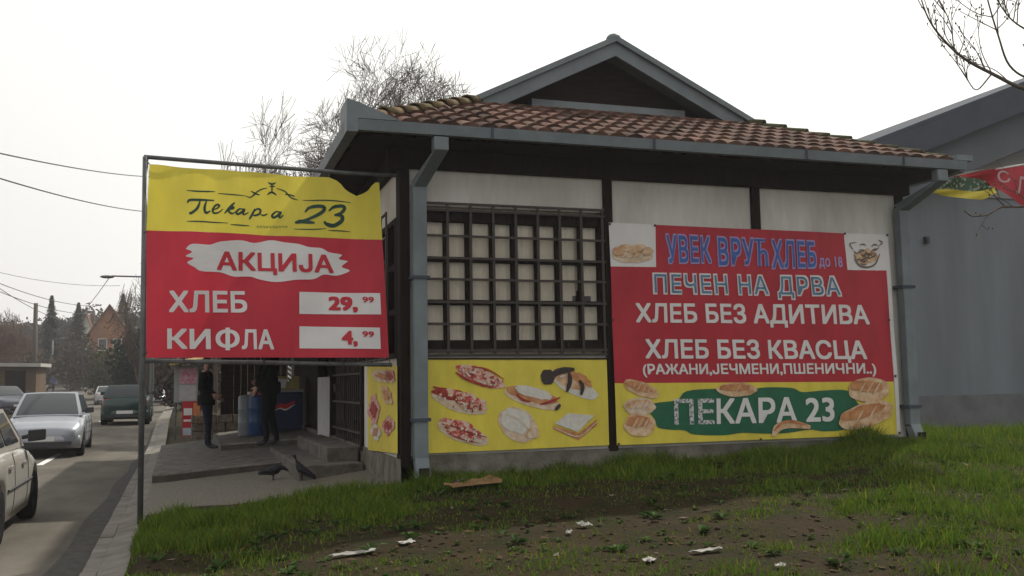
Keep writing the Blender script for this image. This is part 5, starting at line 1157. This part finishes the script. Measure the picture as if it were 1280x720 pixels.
# yellow crate on the cooler
yc = thing('bread_crate', 'pale yellow crate with a white paper lying on the blue cooler', 'crate', (cx, cy, zc+.86))
m = MB(); z0 = zc+.862
for (a_, b_) in (((cx-.30, cy-.26), (cx+.30, cy-.24)), ((cx-.30, cy+.24), (cx+.30, cy+.26)), ((cx-.30, cy-.238), (cx-.28, cy+.238)), ((cx+.28, cy-.238), (cx+.30, cy+.238))): m.box((*a_, z0), (*b_, z0+.26))
m.box((cx-.278, cy-.238, z0), (cx+.278, cy+.238, z0+.02)); m.build('crate_body', mat('crate_yellow', (.42, .36, .12), .6, var=.3, vscale=6), yc)
m = MB(); m.hexa([(cx-.24, cy-.272, z0+.03), (cx+.02, cy-.272, z0+.03), (cx+.02, cy-.262, z0+.03), (cx-.24, cy-.262, z0+.03), (cx-.22, cy-.272, z0+.22), (cx+.06, cy-.272, z0+.20), (cx+.06, cy-.262, z0+.20), (cx-.22, cy-.262, z0+.22)]); m.build('paper', M['whiteprint'], yc)
# blue bins
for i, (x, y, h, mt_, lb) in enumerate([(1.46, 20.3, .80, (.016, .07, .20), 'blue plastic drum behind the leaning man'), (1.27, 20.55, .82, (.24, .27, .30), 'pale grey drum left of the blue drum')]):
    t = thing('plastic_drum', lb, 'drum', (x, y, zc-.08)); zb = terrace_z(x, y); m = MB(); m.smooth = True
    prof = [(0, 0), (.15, 0), (.17, .03), (.165, .25), (.175, .27), (.165, .29), (.165, .52), (.175, .54), (.165, .56), (.17, h-.06), (.15, h-.02), (.06, h), (0, h)]
    rings = [[(x+max(r_, .002)*math.cos(a_), y+max(r_, .002)*math.sin(a_), zb+z_) for a_ in np.linspace(0, 6.283, 21)[:-1]] for r_, z_ in prof]; m.loft(rings); m.build('drum_body', mat('drum_plastic', mt_, .5, var=.2, vscale=4), t)
    m = MB(); m.tube([(x+.05, y, zb+h-.02), (x+.05, y, zb+h+.06)], .04, 10); m.build('cap', M['redprint' if i == 0 else 'whiteprint'], t)
# striped cord hanging from the banner rail
cd = MB(); cd.smooth = True
pa, pb = at(362, 455, Y=10.43), at(362, 476, Y=10.43)
for s_ in (0, 1):
    cd.mi = s_; cd.tube([Vector((pa[0], 10.43, 0))+Vector((.010*math.cos(t*11+s_*3.14), .010*math.sin(t*11+s_*3.14), pa[2]+(pb[2]-pa[2])*t/2)) for t in np.linspace(0, 2, 40)], .010, 6)
tag(cd.build('rope', [M['whiteprint'], M['plastic']]), 'black and white twisted rope hanging from the banner frame bottom rail', 'rope')
# dark timber fence, rubble wall, cabinet, sign board
fe = thing('board_fence', 'tall dark brown board fence behind the two men', 'fence', (2.2, 25.5, .4))
m = MB(); x = .95
while x < 6.5:
    w_ = random.uniform(.13, .17); m.box((x, 25.5+random.uniform(-.01, .01), .3), (x+w_, 25.54, 3.5+random.uniform(-.05, .05))); x += w_+.008
m.build('boards', M['soffit'], fe)
for x in (1.0, 2.8, 4.6): m = MB(); m.box((x, 25.56, .2), (x+.12, 25.68, 3.45)); m.build('fence_post', M['timber'], fe)
m = MB(); rr = random.Random(6); vs = []
for row in range(3):
    x = .25
    while x < 2.6:
        w_ = rr.uniform(.16, .4); h_ = .17; z0 = .42+row*.18; y0 = 23.9+rr.uniform(-.03, .03)
        m.hexa([(x, y0, z0), (x+w_, y0+rr.uniform(-.02, .02), z0), (x+w_, 24.2, z0), (x, 24.2, z0), (x+.02, y0+.02, z0+h_), (x+w_-.02, y0+.02, z0+h_+rr.uniform(-.02, .03)), (x+w_, 24.2, z0+h_), (x, 24.2, z0+h_)]); x += w_+.012
tag(m.build('rubble_wall', M['stone'], bevel=.015), 'low rubble stone wall on the terrace behind the standing man', 'wall')
a_, b_ = at(215, 458, D=27), at(247, 503, D=27); cb = thing('advertising_cabinet', 'grey advertising cabinet with pink posters under a yellow awning', 'cabinet', ((a_[0]+b_[0])/2, a_[1], .3))
x0, x1, z1, z0, y0 = a_[0]+.06, b_[0], a_[2], b_[2], a_[1]
m = MB(); m.box((x0, y0, z0), (x1, y0+.35, z1)); m.build('housing', mat('cabinet_grey', (.26, .28, .28), .5, var=.15, vscale=3), cb, bevel=.01)
m = MB(); dz = z1-z0
m.box((x0+.14, y0-.012, z0+dz*.52), (x1-.04, y0-.004, z0+dz*.94)); m.build('pink_poster', mat('pink_print', (.42, .08, .17), .5, col2=(.5, .38, .38), vscale=11), cb)
m = MB(); m.box((x0+.14, y0-.012, z0+.05), (x1-.04, y0-.004, z0+dz*.48)); m.build('white_poster', mat('pale_print', (.42, .42, .40), .5, var=.2, vscale=8), cb)
m = MB(); m.hexa([(x0-.12, y0-.45, z1+.02), (x1+.25, y0-.45, z1+.17), (x1+.25, y0+.4, z1+.25), (x0-.12, y0+.4, z1+.10), (x0-.12, y0-.45, z1+.07), (x1+.25, y0-.45, z1+.22), (x1+.25, y0+.4, z1+.30), (x0-.12, y0+.4, z1+.15)]); m.build('awning', mat('awning_yellow', (.45, .30, .06), .6, var=.2, vscale=3), cb)
for x in (x0+.05, x1-.05): m = MB(); m.tube([(x, y0+.17, float(ground_z(x, y0))-.1), (x, y0+.17, z0)], .03, 8); m.build('leg', M['pole'], cb)
a_, b_ = at(228, 502, D=25), at(250, 545, D=25); z0 = float(ground_z(a_[0], a_[1])); ab = thing('sign_board', 'small red and yellow sign board standing in front of the cabinet', 'sign', ((a_[0]+b_[0])/2, a_[1], z0))
x0, x1, y0, z1 = a_[0], b_[0], a_[1], a_[2]; zb = b_[2]
def slant(mb, f0, f1, off=0, xa=0, xb=1):
    X0, X1 = x0+(x1-x0)*xa, x0+(x1-x0)*xb; za, zb_ = zb+(z1-zb)*f0, zb+(z1-zb)*f1; ya, yb = y0+.12*f0-off, y0+.12*f1-off
    mb.hexa([(X0,ya,za),(X1,ya,za),(X1,ya+.02,za),(X0,ya+.02,za),(X0,yb,zb_),(X1,yb,zb_),(X1,yb+.02,zb_),(X0,yb+.02,zb_)])
m = MB(); slant(m, 0, 1); m.build('board', M['redcloth'], ab)
m = MB(); slant(m, .28, .95, .006, .62, .97); m.build('yellow_panel', mat('orange_yellow_print', (.6, .30, .06), .5, col2=(.5, .1, .05), vscale=9), ab)
m = MB(); slant(m, .03, .24, .006, .05, .75); m.build('blue_panel', mat('pale_blue_panel', (.42, .52, .60), .5, var=.3, vscale=9), ab)
m = MB(); slant(m, .6, .8, .008, .08, .55); slant(m, .42, .48, .008, .08, .5); m.build('pale_panel', M['whiteprint'], ab)
for x in (x0+.04, x1-.04): m = MB(); m.tube([(x, y0+.45, min(z0, zb)-.05), (x, y0+.14, z1-.05)], .015, 6); m.build('leg', M['pole'], ab)
z_ = z0
m = MB()
for x in (x0+.04, x1-.04): m.tube([(x, y0+.02, z_-.05), (x, y0+.02, zb+.03)], .015, 6)
m.build('foot', M['pole'], ab)

M['litter'] = mat('dirty_paper', (.42, .41, .37), .9, var=.4, vscale=14)
# ------------------------------------------------------------------ litter
def scrap(name, label, cat_, x, y, Z, sx, sy, rot, mt_, seed, crumple=.03, h0=.02):
    for _ in range(3): p = at(x, y, Z=Z); Z = float(ground_z(p[0], p[1]))+.03
    rr = np.random.default_rng(seed); n = 6; P = []
    for j in range(n+1):
        row = []
        for i in range(n+1):
            u, v = (i/n-.5)*sx*(1+.15*rr.normal()*.6), (j/n-.5)*sy*(1+.15*rr.normal()*.6); X, Y = p[0]+u*math.cos(rot)-v*math.sin(rot), p[1]+u*math.sin(rot)+v*math.cos(rot)
            row.append((X, Y, float(ground_z(X, Y))+h0+abs(rr.normal())*crumple*.4))
        P.append(row)
    m = MB(); m.grid(P); o = m.build(name, mt_); so_ = o.modifiers.new('solid', 'SOLIDIFY'); so_.thickness = .003
    return tag(o, label, cat_)
card = mat('wet_cardboard', (.26, .16, .08), .9, var=.45, vscale=7)
scrap('cardboard_scrap', 'flattened brown cardboard lying against the bakery plinth in the grass', 'cardboard', 592, 613, .5, .55, .28, .1, card, 1, .05, .06)
scrap('paper_scrap', 'long torn white paper strip in the lower left of the dirt', 'paper', 442, 690, .3, .30, .07, -.15, M['litter'], 2, .02)
scrap('paper_scrap', 'crumpled white paper lump on bare dirt below the big banner', 'paper', 731, 659, .4, .10, .08, .4, M['litter'], 3, .04)
scrap('paper_scrap', 'tiny white paper scrap left of the crumpled lump', 'paper', 712, 667, .4, .06, .04, .9, M['litter'], 4, .02)
scrap('paper_scrap', 'grey flat paper near the left grass edge of the dirt', 'paper', 508, 681, .3, .13, .08, .3, M['litter'], 5, .02)
scrap('paper_scrap', 'long pale paper on the dirt near the bottom right', 'paper', 882, 687, .4, .22, .06, -.2, M['litter'], 6, .02)
scrap('paper_scrap', 'small pale scrap nearest the bottom edge', 'paper', 812, 699, .4, .10, .07, .6, M['litter'], 7, .02)
scrap('paper_scrap', 'white speck of paper at the bottom right of the dirt', 'paper', 976, 712, .3, .07, .05, .2, M['litter'], 8, .02)
scrap('wood_scrap', 'brown stick of wood by the flattened cardboard', 'wood', 575, 608, .5, .22, .05, .7, M['polewood'], 9, .03, .08)

# ------------------------------------------------------------------ grass
def density(X, Y):
    d = np.where(Y < pave_edge_v(X)-.02, 1.0, 0.0) * (X > -.37+.05*np.sin(5*Y)+.04*np.sin(11*Y))
    d = np.where((X >= 2.1) & (Y < 10.44), np.where(X < 8.95, 1.0, d), d); d = np.where((X >= 8.95) & (Y < 15.5), 1.0, d)
    e = wob(X*1.3+3, Y*1.6)*.35
    for cx, cy, rx, ry in ((3.0, 8.6, 1.25, .8), (4.1, 7.8, 1.3, .7), (2.3, 7.3, 1.1, .55), (1.35, 7.45, .7, .45), (3.3, 6.6, 1.1, .8), (.6, 7.1, .6, .3), (4.9, 8.7, 1.0, .45), (2.2, 9.3, .6, .25), (4.6, 6.6, .6, .4), (5.6, 7.6, .5, .25), (6.6, 8.6, .5, .2), (.4, 8.9, .3, .15), (1.2, 6.4, .5, .3)):
        q = ((X-cx)/rx)**2+((Y-cy)/ry)**2; d = d*(1-.88*np.exp(-np.maximum(0, q*(1+e))**1.6*.9))
    pt = .5+.5*np.sin(2.9*X+1.3*np.sin(2.1*Y))*np.sin(3.3*Y+1.7*np.sin(1.9*X)+.8) + .25*np.sin(7.1*X+2*np.sin(5*Y))*np.sin(6.3*Y)
    lush = np.clip(1.3*sstep(4.3, 5.6, X) + sstep(8.4, 9.2, Y), 0, 1)
    return d*np.clip(pt*1.5-.15, .10+.5*lush, 1)
def pave_edge_v(X): return 10.15 + 0.22*np.clip(X+0.4, 0, 3) + 0.09*np.sin(4.1*X) + 0.05*np.sin(9.7*X+1) + .04*np.sin(23*X)
def blades(n, x0, x1, y0, y1, h0, hvar, wd, seed, mask=None, thr=None):
    g_ = np.random.default_rng(seed); X = g_.uniform(x0, x1, n); Y = g_.uniform(y0, y1, n); d = density(X, Y)
    cl_ = .55+.45*wob(X*2.1, Y*2.1)
    if mask is not None: d = d*mask(X, Y)
    keep = g_.random(n) < d*np.clip(.25+.9*cl_, .05, 1); X, Y, d, cl_ = X[keep], Y[keep], d[keep], cl_[keep]; n = len(X)
    Z = ground_z(X, Y)-.01; H = h0*(.5+hvar*g_.random(n))*(.55+.6*np.clip(cl_, 0, 1.2))*np.clip(d*1.2, .35, 1)
    a = g_.uniform(0, 6.283, n); b = g_.uniform(0, 6.283, n); lean = g_.uniform(.1, .8, n)*H; w_ = wd*g_.uniform(.6, 1.4, n)
    dx, dy = np.cos(a)*w_, np.sin(a)*w_; lx, ly = np.cos(b)*lean, np.sin(b)*lean
    V = np.stack([np.stack([X-dx, Y-dy, Z], 1), np.stack([X+dx, Y+dy, Z], 1), np.stack([X+lx*.35+dx*.75, Y+ly*.35+dy*.75, Z+H*.6], 1), np.stack([X+lx*.35-dx*.75, Y+ly*.35-dy*.75, Z+H*.6], 1), np.stack([X+lx, Y+ly, Z+H], 1)], 1)
    t = g_.uniform(.6, 1.35, n)[:, None]*np.ones((n, 3)); dry = g_.random(n) < .05; t[dry] *= np.array([2.2, 1.35, 1.8]); yl = g_.random(n) < .3; t[yl] *= np.array([1.35, 1.15, .8])
    return V, t
sets = [blades(70000, -.4, 9.4, 4.2, 10.5, .085, .9, .0042, 1), blades(120000, 3.6, 13.5, 4.5, 15.5, .12, 1.0, .005, 2),
        blades(60000, 2.35, 9.0, 9.2, 10.44, .27, 1.0, .005, 3, lambda X, Y: sstep(9.2, 10.1, Y)*np.clip(.45+.6*wob(X*1.1, Y*.6), .08, 1)),
        blades(46000, -.4, 3.2, 8.1, 10.8, .12, 1.0, .0045, 4), blades(16000, 8.8, 26, 10, 16, .18, 1, .008, 6), blades(90000, -.4, 11, 4.2, 11, .035, .8, .007, 7), blades(30000, -.2, 7, 5.4, 10.2, .06, .8, .005, 8, lambda X, Y: 1.0/np.clip(density(X, Y), .12, 1)*.6)]
V = np.concatenate([s_[0] for s_ in sets]); T = np.concatenate([s_[1] for s_ in sets]); n = len(V)
me = bpy.data.meshes.new('grass'); me.vertices.add(n*5); me.vertices.foreach_set('co', V.reshape(-1))
idx = (np.arange(n)*5)[:, None]; loops = np.concatenate([idx+np.array([0, 1, 2, 3]), idx+np.array([3, 2, 4])], 1).reshape(-1)
me.loops.add(len(loops)); me.loops.foreach_set('vertex_index', loops.astype(np.int32))
me.polygons.add(n*2); st_ = np.stack([np.arange(n)*7, np.arange(n)*7+4], 1).reshape(-1); me.polygons.foreach_set('loop_start', st_.astype(np.int32))
me.update(calc_edges=True); me.validate()
ca = me.color_attributes.new('tint', 'FLOAT_COLOR', 'POINT'); ca.data.foreach_set('color', np.concatenate([np.repeat(T, 5, 0), np.ones((n*5, 1))], 1).astype(np.float32).ravel())
me.materials.append(M['grass']); go = bpy.data.objects.new('grass', me); COL.objects.link(go); tag(go, kind='stuff')
# broad-leaved weeds and dead leaves
g_ = np.random.default_rng(5); m = MB(); k = 0
while k < 420:
    X, Y = g_.uniform(-.2, 9.5), g_.uniform(5.0, 10.35)
    if Y > pave_edge(X)-.1 and X < 2.3: continue
    z = float(ground_z(X, Y)); k += 1; big = g_.random() < .35; L_ = g_.uniform(.03, .07)*(1.7 if big else 1)
    for i in range(int(g_.integers(5, 9))):
        a = g_.uniform(0, 6.28); e = g_.uniform(.2, .9); c_, s_ = math.cos(a), math.sin(a); w_ = L_*.26
        m.add([(X, Y, z), (X+c_*L_*.5-s_*w_, Y+s_*L_*.5+c_*w_, z+e*L_*.6), (X+c_*L_, Y+s_*L_, z+e*L_*.55), (X+c_*L_*.5+s_*w_, Y+s_*L_*.5-c_*w_, z+e*L_*.6)], [(0, 1, 2, 3)])
tag(m.build('weeds', mat('weed_leaves', (.062, .105, .022), .7, col2=(.03, .06, .014), vscale=5, transl=.2)), kind='stuff')
m = MB()
for k in range(1500):
    X, Y = g_.uniform(-.2, 8.5), g_.uniform(5.2, 10.3)
    if Y > pave_edge(X)-.05 and X < 2.3: continue
    z = float(ground_z(X, Y))+.006; L_ = abs(g_.normal(0, .018))+.008; a = g_.uniform(0, 6.28); c_, s_ = math.cos(a)*L_, math.sin(a)*L_; h = g_.normal(0, .25, 4)*L_
    m.mi = int(g_.random() < .10); m.add([(X-c_, Y-s_, z+abs(h[0])), (X+s_*.5, Y-c_*.5, z+abs(h[1])), (X+c_, Y+s_, z+abs(h[2])), (X-s_*.5, Y+c_*.5, z+abs(h[3]))], [(0, 1, 2, 3)])
tag(m.build('dead_leaves', [mat('dead_leaf', (.085, .052, .028), .9, col2=(.042, .027, .014), vscale=7), mat('bleached_scraps', (.20, .17, .12), .9, var=.4, vscale=9)]), kind='stuff')
# clods and pebbles loose on the bare soil
g_ = np.random.default_rng(77); m = MB(); nn = 0
while nn < 700:
    X, Y = g_.uniform(-.2, 8.5), g_.uniform(5.5, 10.3)
    if g_.random() < float(density(np.array([X]), np.array([Y]))[0])*.9+.05: continue
    s_ = abs(g_.normal(0, .009))+.004; z = float(ground_z(X, Y)); q = Matrix.Rotation(g_.uniform(0, 6.28), 3, 'Z')
    m.ell((X, Y, z+s_*.2), (s_*1.3, s_, s_*.6), 6, 4, q); nn += 1
tag(m.build('soil_clods', mat('soil_clod', (.055, .038, .022), .95, col2=(.028, .02, .012), vscale=8)), kind='stuff')

# ------------------------------------------------------------------ haze over the street
hz = MB(); hz.box((-171, -61, -7), (171, 261, 42)); ho = hz.build('haze', bpy.data.materials.new('haze_air'))
hm = ho.data.materials[0]; hm.use_nodes = True; hn = hm.node_tree; hn.nodes.clear(); out_ = hn.nodes.new('ShaderNodeOutputMaterial'); pv_ = hn.nodes.new('ShaderNodeVolumePrincipled')
pv_.inputs['Color'].default_value = (.86, .86, .88, 1); pv_.inputs['Density'].default_value = 0.0009; pv_.inputs['Anisotropy'].default_value = 0.3
hn.links.new(pv_.outputs[0], out_.inputs['Volume']); tag(ho, kind='stuff'); S.cycles.volume_bounces = 0
